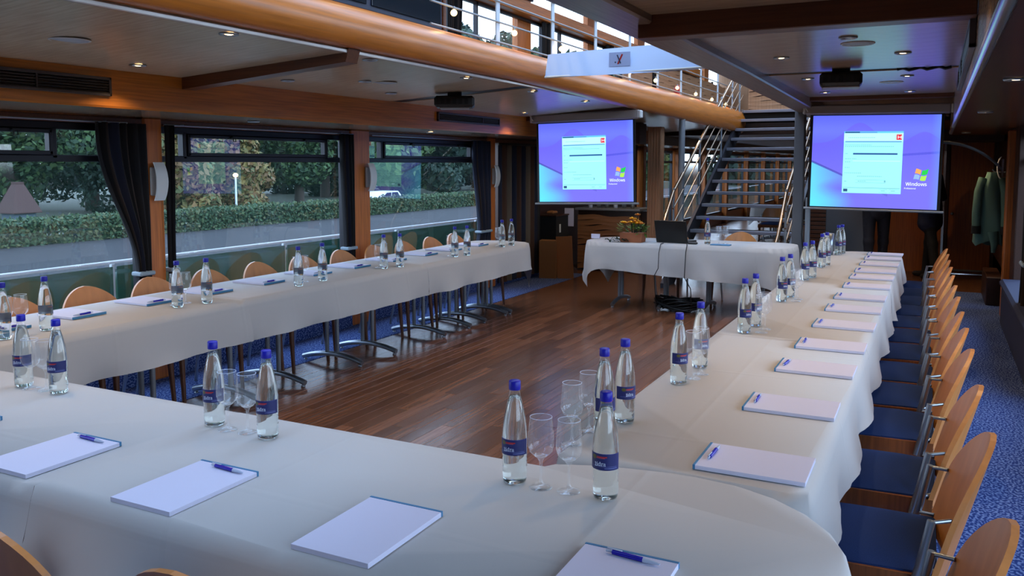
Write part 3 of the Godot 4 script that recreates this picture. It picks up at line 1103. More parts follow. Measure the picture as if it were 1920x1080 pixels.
func build_shell():
	# floor: sub floor, planks one by one, carpets
	var fl = thing("floor", "dark reddish brown plank floor between the tables", "floor", Vector3.ZERO, 0, "", "structure")
	var s := new_st()
	box(s, Vector3(-2.16, -0.10, -16.5), Vector3(5.9, 0.16, 40.0))
	obj("sub_floor", s, M.subfloor, fl)
	var variants := []
	for k in 4: variants.append(box_mesh(Vector3(0.0895, 0.02, 1.197), 0.0012))
	var r := RandomNumberGenerator.new()
	r.seed = 99
	var rest := new_st()
	var x := -4.355
	var row := 0
	while x < -0.5:
		var z := -1.35 - 1.2 * fmod(row * 0.37, 1.0)
		while z > -36.0:
			var zc := z - 0.6
			if zc > -8.4 and x < -0.85:
				var o = put("plank", variants[0], M["plank_%d" % (r.randi() % 4)], fl, Vector3(x, -0.0105 + 0.0004 * r.randf(), zc))
				o.name = "plank"
			else:
				box(rest, Vector3(x, -0.0105, zc), Vector3(0.0895, 0.02, 1.197), 0.0)
			z -= 1.2
		x += 0.09
		row += 1
	var far_strips := new_st()
	for i in 16:
		for j in 20:
			box(rest, Vector3(-0.455 + i * 0.09, -0.0105, -12.2 - j * 1.2), Vector3(0.0895, 0.02, 1.197))
	for i in 8:
		for j in 20:
			box(rest, Vector3(-4.445 - i * 0.09, -0.0105, -11.7 - j * 1.2), Vector3(0.0895, 0.02, 1.197))
	tag(obj("plank_field", rest, M.plank_1, fl), "", "", "", "stuff")
	s = new_st()
	box(s, Vector3((WALL_L - 4.40) / 2 - 0.01, -0.006, -4.0), Vector3(-4.40 - WALL_L + 0.02, 0.02, 14.2), 0.002)
	tag(obj("floor_carpet", s, M.carpet), "flecked blue carpet along the left windows", "carpet", "", "structure")
	s = new_st()
	box(s, Vector3((WALL_R - 0.51) / 2, -0.006, -4.25), Vector3(WALL_R + 0.51, 0.02, 14.7), 0.002)
	tag(obj("floor_carpet", s, M.carpet), "flecked blue carpet of the right aisle under the chairs", "carpet", "", "structure")
	s = new_st()
	box(s, Vector3(-2.45, -0.006, 0.7), Vector3(3.88, 0.02, 4.0), 0.002)
	tag(obj("floor_carpet", s, M.carpet), "flecked blue carpet in front of the near table", "carpet", "", "structure")
	# closing wall behind the camera and at the far bow
	s = new_st()
	box(s, Vector3(-2.16, 2.3, 3.1), Vector3(5.9, 5.0, 0.12))
	structure("wall_back", s, M.wall_plain, "brown panelled wall behind the viewpoint", "wall")
	s = new_st()
	box(s, Vector3(-2.16, 2.3, -36.2), Vector3(5.9, 5.0, 0.12))
	structure("wall_far", s, M.wall_plain, "dark end wall far beyond the stairs", "wall")

func build_ceilings():
	# left ceiling panels, slightly rising towards the middle
	var sl := func(x): return 2.125 + (x + 4.43) * (0.085 / 1.35)
	var segs := [[3.0, -1.35], [-1.45, -4.0], [-4.12, -6.36], [-6.54, -9.18], [-9.3, -14.9]]
	var parent = thing("ceiling", "satin veneer ceiling panels over the left tables", "ceiling", Vector3.ZERO, 0, "", "structure")
	for q in segs:
		var s := new_st()
		prism(s, PackedVector2Array([Vector2(-4.45, sl.call(-4.45)), Vector2(-3.095, sl.call(-3.095)), Vector2(-3.095, 2.30), Vector2(-4.45, 2.30)]), Transform3D(Basis.IDENTITY, Vector3(0, 0, q[1])), q[0] - q[1])
		obj("panel", s, M.veneer_left, parent)
	for q in [[-1.40, M.wood_cross, 0.07, 0.1], [-4.06, M.wood_cross, 0.075, 0.11], [-9.24, M.wood_cross, 0.05, 0.1]]:
		var s := new_st()
		prism(s, PackedVector2Array([Vector2(-4.43, sl.call(-4.43) - q[2]), Vector2(-3.10, sl.call(-3.10) - q[2] * 0.7), Vector2(-3.06, 2.28), Vector2(-4.43, 2.28)]), Transform3D(Basis.IDENTITY, Vector3(0, 0, q[0] - q[3] / 2)), q[3])
		structure("trim_1", s, q[1], "dark wooden cross beam under the left ceiling, %s" % ("nearest" if q[0] > -2 else "middle" if q[0] > -6 else "far, before the screen"), "beam")
	var s := new_st()
	prism(s, PackedVector2Array([Vector2(-4.44, sl.call(-4.44) + 0.004), Vector2(-3.11, sl.call(-3.11) + 0.004), Vector2(-3.11, 2.30), Vector2(-4.44, 2.30)]), Transform3D(Basis.IDENTITY, Vector3(0, 0, -6.54)), 0.18)
	structure("trim_2", s, M.black, "black slot across the left ceiling above the projector", "slot")
	# right ceiling
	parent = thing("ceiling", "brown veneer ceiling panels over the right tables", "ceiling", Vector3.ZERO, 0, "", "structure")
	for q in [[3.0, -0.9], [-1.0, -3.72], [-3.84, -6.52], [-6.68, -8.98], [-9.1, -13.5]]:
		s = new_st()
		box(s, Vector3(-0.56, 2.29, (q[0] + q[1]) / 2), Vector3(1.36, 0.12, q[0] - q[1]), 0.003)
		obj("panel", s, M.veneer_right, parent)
	for q in [[-0.95, 0.10], [-3.78, 0.10], [-9.04, 0.04]]:
		s = new_st()
		box(s, Vector3(-0.56, 2.22 - q[1] / 2 + 0.04, q[0]), Vector3(1.35, q[1] + 0.06, 0.12), 0.004)
		structure("trim_3", s, M.wood_cross, "dark wooden cross beam under the right ceiling, %s" % ("nearest" if q[0] > -2 else "middle" if q[0] > -6 else "far, before the screen"), "beam")
	s = new_st()
	box(s, Vector3(-0.56, 2.275, -6.6), Vector3(1.36, 0.07, 0.16))
	structure("trim_4", s, M.black, "black slot across the right ceiling above the projector", "slot")
	# fascias above the windows and soffits
	s = new_st()
	prism(s, PackedVector2Array([Vector2(-4.46, 1.905), Vector2(-4.435, 1.898), Vector2(-4.43, 1.91), Vector2(-4.43, 2.20), Vector2(-4.48, 2.20)]), Transform3D(Basis.IDENTITY, Vector3(0, 0, -14.9)), 17.9)
	structure("trim_5", s, M.wood_fascia, "long orange brown wooden fascia above the left windows", "fascia")
	s = new_st()
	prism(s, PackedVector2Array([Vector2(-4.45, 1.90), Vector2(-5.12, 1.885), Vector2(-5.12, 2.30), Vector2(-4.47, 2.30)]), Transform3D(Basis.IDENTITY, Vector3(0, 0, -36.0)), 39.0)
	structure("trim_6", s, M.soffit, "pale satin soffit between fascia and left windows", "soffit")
	s = new_st()
	prism(s, PackedVector2Array([Vector2(0.115, 1.915), Vector2(0.14, 1.915), Vector2(0.14, 2.30), Vector2(0.12, 2.30)]), Transform3D(Basis.IDENTITY, Vector3(0, 0, -11.2)), 14.2)
	structure("trim_7", s, M.veneer_right, "veneered fascia above the right aisle", "fascia")
	s = new_st()
	tube(s, [Vector3(0.125, 1.925, 3.0), Vector3(0.125, 1.925, -11.2)], 0.019, 12)
	structure("trim_17", s, M.lacquer, "glossy rounded moulding along the right fascia", "moulding")
	s = new_st()
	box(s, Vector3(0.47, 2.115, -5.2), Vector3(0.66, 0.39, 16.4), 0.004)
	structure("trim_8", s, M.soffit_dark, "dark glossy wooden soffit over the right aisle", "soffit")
	# big wooden bull nosed beam on the left of the opening
	s = new_st()
	var prof := [Vector2(-3.10, 2.235), Vector2(-3.05, 2.236), Vector2(-3.02, 2.25), Vector2(-2.995, 2.29), Vector2(-2.985, 2.34), Vector2(-2.995, 2.40), Vector2(-3.03, 2.45), Vector2(-3.08, 2.48), Vector2(-3.16, 2.485)]
	var zs := [3.0, 0.0, -3.0, -6.0, -8.0, -10.0, -12.0, -14.9]
	for i in zs.size() - 1:
		for k in prof.size() - 1:
			var q := []
			for w in [[i, k], [i + 1, k], [i + 1, k + 1], [i, k + 1]]:
				var p: Vector2 = prof[w[1]]
				var sag: float = max(0.0, -zs[w[0]] - 6.0) * 0.016 * clampf((2.485 - p.y) / 0.25, 0, 1)
				q.append(Vector3(p.x, p.y - sag, zs[w[0]]))
			s.set_smooth_group(1)
			quad(s, q[0], q[1], q[2], q[3], Vector3(1, 0.2 if k > 4 else -0.2, 0))
	structure("trim_9", s, M.wood_beam, "large rounded orange wooden beam edging the left gallery", "beam")
	s = new_st()
	box(s, Vector3(-3.098, 2.218, -5.9), Vector3(0.022, 0.022, 17.8), 0.004)
	structure("trim_10", s, M.lacquer, "thin pale edge strip under the rounded beam", "strip")
	# grey beam right of the opening
	s = new_st()
	var rp := [Vector2(-1.17, 2.50), Vector2(-1.17, 2.205), Vector2(-1.18, 2.195), Vector2(-1.37, 2.195), Vector2(-1.39, 2.21), Vector2(-1.39, 2.50)]
	for i in zs.size() - 1:
		for k in rp.size() - 1:
			var q := []
			for w in [[i, k], [i + 1, k], [i + 1, k + 1], [i, k + 1]]:
				var p: Vector2 = rp[w[1]]
				q.append(Vector3(p.x, p.y - (max(0.0, -zs[w[0]] - 5.0) * 0.016 if p.y < 2.4 else 0.0), zs[w[0]]))
			s.set_smooth_group(-1)
			quad(s, q[0], q[1], q[2], q[3], [Vector3.RIGHT, Vector3(1, -1, 0), Vector3.DOWN, Vector3(-1, -1, 0), Vector3.LEFT][k])
	structure("trim_11", s, M.grey_beam, "grey brown beam edging the opening on the right", "beam")
	# lights, loudspeakers
	var L := [[-3.19, -2.03, 1], [-4.19, -3.47, 1], [-3.15, -3.15, 1], [-4.08, -4.62, 0], [-3.15, -4.31, 0], [-3.76, -5.08, 0], [-4.06, -5.84, 0], [-3.16, -5.52, 1], [-3.20, -6.76, 1], [-4.21, -8.66, 1], [-3.23, -8.08, 1], [-3.2, -10.4, 1], [-3.2, -12.2, 1], [-4.2, -10.6, 1], [-4.1, -1.9, 1]]
	var count := {}
	var next := func(key: String) -> String:
		count[key] = count.get(key, -1) + 1
		return nth(count[key])
	L.sort_custom(func(p, q): return p[1] > q[1])
	for q in L:
		var row: String = "outer" if q[0] < -3.6 else "inner"
		if q[2] == 1:
			downlight(Vector3(q[0], sl.call(q[0]) - 0.0005, q[1]), true, "lit spotlight, %s from near end, %s row of left ceiling" % [next.call("L" + row), row], "lit spotlights in the left ceiling", LAMP_L)
		else:
			downlight(Vector3(q[0], sl.call(q[0]) - 0.0005, q[1]), false, "small unlit round fitting, %s from near end of left ceiling" % next.call("fit"), "unlit fittings in the left ceiling")
	var R := [[-0.86, -4.20], [-0.19, -4.25], [-0.90, -5.55], [-0.21, -5.63], [-0.93, -7.0], [-0.23, -7.1], [-0.96, -8.4], [-0.25, -8.6], [-0.86, -2.85], [-0.19, -2.85], [-0.86, -10.6], [-0.2, -10.6], [-0.5, -12.4]]
	R.sort_custom(func(p, q): return p[1] > q[1])
	for q in R:
		var row: String = "inner" if q[0] < -0.5 else "outer"
		downlight(Vector3(q[0], 2.2295, q[1]), true, "lit spotlight, %s from near end, %s row of right ceiling" % [next.call("R" + row), row], "spotlights in the right ceiling", LAMP_R)
	for z in [-4.13, -6.65, -11.0]:
		downlight(Vector3(0.28, 1.9195, z), true, "lit spotlight in the dark right soffit, %s from the near end" % next.call("soffit"), "spotlights in the right soffit", 0.16 if z > -10.0 else 0.5)
	for z in [-2.72, -4.95, -7.5]:
		downlight(Vector3(-4.72, 1.892, z), z > -4.0 or z < -7.0, "small spotlight above the left windows, %s from the near end" % next.call("soffitL"), "spotlights in the left soffit", 0.10)
	ceiling_disc(Vector3(-3.79, sl.call(-3.79) - 0.0005, -2.75), 0.095, "round white ceiling loudspeaker near the camera on the left", "round ceiling loudspeakers")
	ceiling_disc(Vector3(-3.72, sl.call(-3.72) - 0.0005, -5.27), 0.095, "round white ceiling loudspeaker in the middle of the left ceiling", "round ceiling loudspeakers")
	ceiling_disc(Vector3(-0.42, 2.2295, -5.1), 0.09, "round ceiling loudspeaker in the right ceiling before the projector", "round ceiling loudspeakers")
	ceiling_disc(Vector3(-0.36, 2.2295, -7.6), 0.09, "round ceiling loudspeaker in the right ceiling behind the projector", "round ceiling loudspeakers")
	downlight(Vector3(-0.446, 2.2295, -4.83), false, "small unlit round fitting in the right ceiling", "fittings in the right ceiling")
	air_vent(-4.43, 1.0, 1.965, 2.075, -1.9, -3.46, "long dark slatted air vent in the near left fascia")
	air_vent(-4.43, 1.0, 1.985, 2.075, -7.15, -8.46, "dark slatted air vent in the fascia behind the left projector")
	air_vent(0.116, -1.0, 2.02, 2.15, -3.8, -6.0, "slatted air vent high in the right fascia")

func build_upper_deck():
	# decks over both side ceilings
	var s := new_st()
	box(s, Vector3(-4.12, 2.39, -9.4), Vector3(1.98, 0.16, 25.2))
	structure("floor_gallery", s, M.deck_dark, "gallery deck above the left ceiling", "deck")
	s = new_st()
	box(s, Vector3(-0.27, 2.42, -9.4), Vector3(2.06, 0.14, 25.2))
	structure("floor_gallery", s, M.deck_dark, "gallery deck above the right ceiling", "deck")
	s = new_st()
	box(s, Vector3(-2.3, 2.40, -25.6), Vector3(5.6, 0.16, 21.2))
	structure("floor_gallery", s, M.deck_dark, "upper landing deck behind the stairs", "deck")
	s = new_st()
	box(s, Vector3(-2.3, 2.40, 2.3), Vector3(1.6, 0.16, 1.6))
	structure("floor_gallery", s, M.deck_dark, "deck closing the opening behind the viewpoint", "deck")
	s = new_st()
	box(s, Vector3(-4.2, 4.70, -9.5), Vector3(2.1, 0.14, 25.6))
	box(s, Vector3(-0.2, 4.70, -9.5), Vector3(2.2, 0.14, 25.6))
	for k in 11: box(s, Vector3(-2.2, 4.70, 2.6 - k * 2.45), Vector3(1.9, 0.10, 0.10))
	structure("ceiling_upper", s, M.veneer_right, "ceiling of the upper deck round the glass roof", "ceiling")
	s = new_st()
	box(s, Vector3(-2.22, 4.72, -9.5), Vector3(1.9, 0.004, 25.4))
	structure("window_roof", s, M.roof_glass, "glass roof strip over the opening", "skylight")
	# upper side walls with window bands
	for side in [-1, 1]:
		var x: float = -5.16 if side < 0 else 0.84
		var wall := new_st()
		box(wall, Vector3(x, 2.48, -9.5), Vector3(0.08, 0.36, 25.4))
		box(wall, Vector3(x, 4.46, -9.5), Vector3(0.08, 0.40, 25.4))
		for k in 10:
			box(wall, Vector3(x, 3.55, 2.2 - k * 2.55), Vector3(0.08, 2.0, 0.42))
		if side < 0:
			box(wall, Vector3(x, 3.5, -2.6), Vector3(0.08, 2.1, 9.4))
		structure("wall_upper_left" if side < 0 else "wall_upper_right", wall, M.wood_post, "wooden window wall of the upper deck on the %s" % ("left" if side < 0 else "right"), "wall")
		var pane := new_st()
		box(pane, Vector3(x, 3.45, -9.5), Vector3(0.004, 1.7, 25.2))
		structure("window_upper_left" if side < 0 else "window_upper_right", pane, M.window_glass, "long window glass of the upper deck on the %s" % ("left" if side < 0 else "right"), "window")
	s = new_st()
	box(s, Vector3(-5.02, 3.62, -13.4), Vector3(0.20, 0.17, 12.4), 0.01)
	structure("trim_12", s, M.wood_beam, "long wooden board along the upper left windows", "board")
	s = new_st()
	for k in 6:
		for q in [0.30, 0.95]:
			box(s, Vector3(-5.10, 3.15, -8.2 - k * 2.55 - q), Vector3(0.05, 0.9, 0.04))
	box(s, Vector3(-5.10, 3.52, -13.5), Vector3(0.05, 0.04, 12))
	box(s, Vector3(-5.10, 4.06, -13.5), Vector3(0.05, 0.03, 12))
	structure("window_upper_frame", s, M.frame_dark, "dark window bars of the upper left windows", "window frame")
	for k in 4:
		curtain(-5.0, -8.3 - k * 2.55, -1.0, 0.32, 0.26, 3.54, 2.7, 2.68, "dark gathered curtain at the upper left windows, %s from the near end" % nth(k), M.curtain)
	s = new_st()
	box(s, Vector3(-4.9, 3.92, -9.6), Vector3(0.03, 0.42, 1.5), 0.005)
	tag(obj("wall_panel", s, M.navy_panel), "dark navy panel above the upper left board", "panel")
	# glazed dark blue cabinet on the upper left wall
	var t = thing("glazed_cabinet", "dark blue glazed cabinet high on the upper left wall", "cabinet", Vector3(-4.82, 0, -6.2))
	s = new_st()
	box(s, Vector3(0, 3.36, 0), Vector3(0.56, 0.9, 2.5), 0.01)
	obj("body", s, M.navy_panel, t)
	s = new_st()
	box(s, Vector3(0, 2.89, 0), Vector3(0.60, 0.05, 2.6), 0.01)
	box(s, Vector3(0, 3.36, -1.28), Vector3(0.60, 0.95, 0.05), 0.01)
	obj("frame", s, M.wood_cross, t)
	for k in 2:
		s = new_st()
		box(s, Vector3(0.29, 3.36, 0.62 - 1.24 * k), Vector3(0.012, 0.8, 1.16), 0.004)
		obj("pane", s, M.car_glass, t)
	s = new_st()
	box(s, Vector3(-5.09, 2.80, -6.6), Vector3(0.02, 0.30, 3.2))
	tag(obj("wall_panel", s, M.grey_wall), "light grey panel on the upper left wall below the cabinet", "panel")
	for k in 7:
		downlight(Vector3(-3.75, 4.629, -4.5 - k * 2.1), true, "lit spotlight in the upper deck ceiling, %s from the near end" % nth(k), "spotlights in the upper deck ceiling", 1.1)
	s = new_st()
	box(s, Vector3(-2.16, 3.6, -22.3), Vector3(6.1, 2.3, 0.1))
	structure("wall_upper_end", s, M.pillar_pale, "brown end wall of the upper deck", "wall")
	# gallery railing along the beam
	t = thing("gallery_railing", "steel gallery railing with pale flat posts above the rounded beam", "railing", Vector3(-3.12, 2.485, 0))
	var post := box_mesh(Vector3(0.012, 0.86, 0.06), 0.002)
	for k in 9:
		put("post", post, M.post_white, t, Vector3(0, 0.43, -5.95 - k * 1.06))
	for y in [0.03, 0.185, 0.345, 0.51, 0.68]:
		s = new_st()
		tube(s, [Vector3(0.01, y, -4.95), Vector3(0.01, y, -14.7)], 0.008, 8)
		obj("rail", s, M.steel_paint, t)
	s = new_st()
	tube(s, [Vector3(0, 0.87, -4.95), Vector3(0, 0.87, -14.7)], 0.02, 10)
	obj("handrail", s, M.brass_rail, t)
	for k in 10:
		var z := -5.22 - k * 0.955
		var g = thing("globe_lamp", "glowing warm globe lamp on the gallery rail, %s from the near end" % nth(k), "lamp", Vector3(-3.085, 2.625 - 0.0115 * k, z), 0, "globe lamps on the gallery rail")
		s = new_st()
		var pr := []
		for j in 9: pr.append(Vector2(0.024 * sin(PI * j / 8), -0.024 * cos(PI * j / 8)))
		turned(s, pr, 14)
		obj("lamp_globe", s, M.globe_light, g)
		s = new_st()
		turned(s, [Vector2(0, 0.022), Vector2(0.008, 0.022), Vector2(0.008, 0.045), Vector2(0, 0.045)], 10)
		obj("socket", s, M.steel_paint, g)
		var l := OmniLight3D.new()
		l.name = "globe_glow"
		g.add_child(l)
		l.light_color = Color(1.0, 0.83, 0.58)
		l.light_energy = 0.02
		l.light_size = 0.02
		l.omni_range = 8.0
		l.omni_attenuation = 2.0
		l.shadow_enabled = true
	# white banner across the opening
	t = thing("hanging_banner", "pale blue white banner hung across the opening with a small emblem", "banner", Vector3(0, 0, -6.6))
	s = new_st()
	var bf := func(u, v):
		var x: float = lerp(-2.98, -1.30, u)
		return Vector3(x, lerp(2.485, 2.29, v) + 0.03 * sin(u * PI) * (v - 0.5) * -1.0 + 0.02 * u, 0.03 * sin(u * 5.0) * (v - 0.3) + 0.06 * v)
	slab(s, bf, Vector3(0, 0, -0.004), 30, 8)
	obj("cloth_panel", s, M.banner, t)
	s = new_st()
	tube(s, [Vector3(-2.98, 2.29, 0.062), Vector3(-1.30, 2.31, 0.062)], 0.009, 8)
	obj("hem_rod", s, M.white_plastic, t)
	s = new_st()
	box(s, Vector3(-2.32, 2.405, 0.06), Vector3(0.18, 0.112, 0.003))
	var em = obj("emblem", s, mat("emblem_blue", Color(0.60, 0.66, 0.80), 0.8), t)
	s = new_st()
	box(s, Vector3(-2.315, 2.405, 0.063), Vector3(0.012, 0.085, 0.003), 0.0, Basis(Vector3(0, 0, 1), -0.45))
	obj("red_stroke", s, M.red, em)
	s = new_st()
	box(s, Vector3(-2.325, 2.405, 0.0635), Vector3(0.009, 0.075, 0.003), 0.0, Basis(Vector3(0, 0, 1), 0.42))
	turned(s, [Vector2(0, -0.008), Vector2(0.008, 0), Vector2(0, 0.008)], 8, Vector3(-2.355, 2.382, 0.062))
	obj("dark_stroke", s, M.navy_panel, em)
	t = thing("wall_gallery", "wavy brown board wall at the far end of the left gallery", "wall", Vector3(-5.0, 0, -14.3), PI / 2, "", "structure")
	wavy(t, 8.0, 2.5, 3.52, 0.085, M.pillar_pale)
	# wavy panelled wall at the upper landing
	t = thing("wall_landing", "wavy brown board wall of the upper landing", "wall", Vector3(-3.2, 0, -16.2), 0, "", "structure")
	wavy(t, 3.6, 2.48, 4.6, 0.085, M.pillar_pale)
	s = new_st()
	turned(s, [Vector2(0, 0), Vector2(0.05, 0), Vector2(0.055, 0.02), Vector2(0.055, 0.16), Vector2(0.03, 0.2), Vector2(0.0, 0.22)], 14, Vector3(-3.35, 2.47, -11.9))
	tag(obj("red_bucket", s, M.red), "small red extinguisher on the gallery edge", "extinguisher")

func wavy(parent, w: float, y0: float, y1: float, pitch: float, m: Material):
	# boards with wavy lower edges, one above the other; joined because they are only a few pixels high
	var s := new_st()
	var n := int((y1 - y0) / pitch)
	for k in n:
		var f := func(u, v):
			var wv: float = 0.012 * sin(u * w * 7.0 + k * 1.3) + 0.006 * sin(u * w * 15.0 + k)
			return Vector3(u * w, y0 + pitch * (k + v) + wv, 0.012 * sin(v * PI * 0.5 + 0.1) + (0.012 if v < 0.3 else 0.0))
		slab(s, f, Vector3(0, 0, -0.03), 40, 3)
	tag(obj("wavy_boards", s, m, parent), "", "", "", "stuff")
	var b := new_st()
	box(b, Vector3(w / 2, (y0 + y1) / 2, -0.05), Vector3(w, y1 - y0, 0.05))
	obj("backing", b, M.wood_dark, parent)

func build_left_wall():
	# hull below the windows and head above them
	var s := new_st()
	box(s, Vector3(WALL_L - 0.03, 0.13, -16.5), Vector3(0.10, 0.32, 39.2))
	box(s, Vector3(WALL_L - 0.03, 1.88, -16.5), Vector3(0.10, 0.10, 39.2))
	box(s, Vector3(WALL_L - 0.03, 1.0, 1.9), Vector3(0.10, 1.9, 2.2))
	structure("wall_left", s, M.wood_post, "wooden hull wall under and over the left windows", "wall")
	s = new_st()
	box(s, Vector3(-4.99, 1.855, -4.0), Vector3(0.03, 0.045, 14.0), 0.005)
	structure("trim_13", s, M.wood_cross, "wooden pelmet strip over the left windows", "trim")
	s = new_st()
	box(s, Vector3(-4.99, 0.13, -4.1), Vector3(0.03, 0.26, 14.0), 0.004)
	structure("baseboard_left", s, M.carpet, "blue carpeted skirting under the left windows", "baseboard")
	var posts := [0.85, -1.72, -4.215, -6.62, -9.30]
	for i in posts.size():
		s = new_st()
		box(s, Vector3(-5.03, 0.95, posts[i]), Vector3(0.14, 1.88, 0.16 if i < 3 else 0.30 if i == 3 else 0.2), 0.012)
		structure("wall_post", s, M.wood_post, "orange brown wooden pillar between the left windows, %s from the near end" % nth(i), "pillar")
	window_left(0.77, -1.64, 1)
	window_left(-1.80, -4.13, 2, 0.30, [0.12, 0.735])
	window_left(-4.30, -6.46, 3)
	window_left(-6.78, -9.20, 4)
	for q in [[-1.85, -4.0, 1], [-4.3, -6.5, 2], [-6.8, -9.0, 3]]:
		var r = thing("curtain_rod", "thin steel curtain rod over the %s left window in view" % nth(q[2] - 1), "curtain rod", Vector3(-4.955, 1.842, 0))
		s = new_st()
		tube(s, [Vector3(0, 0, q[0]), Vector3(0, 0, q[1])], 0.006, 8)
		obj("rod", s, M.steel, r)
		s = new_st()
		for k in 3:
			box(s, Vector3(-0.03, 0.003, lerp(q[0], q[1], 0.08 + 0.42 * k)), Vector3(0.075, 0.014, 0.014), 0.003)
		obj("bracket", s, M.steel, r)
	sconce(Vector3(-4.955, 1.44, -4.215), "curved white wall sconce on the nearest left pillar in view")
	sconce(Vector3(-4.955, 1.435, -6.72), "curved white wall sconce on the middle left pillar")
	sconce(Vector3(-4.955, 1.41, -9.33), "curved white wall sconce on the far left pillar beside striped curtain")
	curtain(-4.945, -4.13, 1.0, 0.40, 0.10, 1.84, 0.80, 0.32, "dark curtain swept back left of the nearest pillar in view", M.curtain)
	curtain(-4.945, -4.30, -1.0, 0.07, 0.05, 1.84, 0.80, 0.32, "narrow dark curtain right of the nearest pillar in view", M.curtain)
	curtain(-4.945, -6.46, 1.0, 0.16, 0.12, 1.84, 0.77, 0.32, "dark curtain gathered left of the middle pillar", M.curtain)
	curtain(-4.945, -9.19, 1.0, 0.42, 0.26, 1.84, 0.74, 0.32, "dark curtain gathered left of the far pillar", M.curtain_navy)
	curtain(-4.945, -1.64, 1.0, 0.40, 0.10, 1.84, 0.80, 0.32, "dark curtain swept back on the pillar left of view", M.curtain)
	# striped curtain on the wall beyond
	var t = thing("striped_curtain", "brown, navy and beige striped curtain beyond the far left pillar", "curtain", Vector3(-4.93, 0, -9.42))
	var kinds := ["curtain_navy", "curtain_brown", "curtain_beige", "curtain_navy", "curtain_brown", "curtain_navy", "curtain_beige", "curtain_brown", "curtain_navy", "curtain"]
	for k in kinds.size():
		s = new_st()
		var f := func(u, v): return Vector3(0.03 * sin((k + u) * TAU * 0.9), lerp(1.80, 0.05, v), -(k + u) * 0.125)
		slab(s, f, Vector3(-0.006, 0, 0), 6, 2)
		obj("stripe", s, M[kinds[k]], t)
	s = new_st()
	box(s, Vector3(WALL_L, 0.95, -12.4), Vector3(0.08, 1.9, 5.6))
	structure("wall_left_far", s, M.wood_dark, "dark wooden wall left of the bar", "wall")
	window_left(-15.5, -17.6, 5, 0.3, [0.62])
	window_left(-17.9, -20.0, 6, 0.3, [0.62])
	window_left(-20.2, -22.3, 7, 0.3, [0.62])
	for k in 5: window_left(-22.6 - k * 2.7, -25.0 - k * 2.7, 8 + k, 0.3, [0.62])
	for z in [-17.75, -20.1, -15.35, -22.45, -25.15, -27.85, -30.55, -33.25]:
		s = new_st()
		box(s, Vector3(-5.0, 0.95, z), Vector3(0.16, 1.88, 0.16), 0.01)
		structure("wall_post", s, M.wood_post, "wooden pillar by the distant left windows, %s" % ("nearest" if z > -16 else "%s along the far hall" % nth(int((-z - 15.0) / 2.6))), "pillar")
	s = new_st()
	box(s, Vector3(-2.3, 2.17, -25.6), Vector3(5.5, 0.2, 21.0))
	structure("ceiling_far", s, M.wood_dark, "low dark ceiling of the hall beyond the bar", "ceiling")
	for q in [[-3.6, -15.4], [-4.2, -17.0], [-3.3, -17.5]]:
		downlight(Vector3(q[0], 2.0695, q[1]), true, "lit spotlight in the far hall ceiling, %s" % ("nearest" if q[1] > -16 else "by the window" if q[0] < -4 else "by the stairs"), "spotlights in the far hall", 0.12)

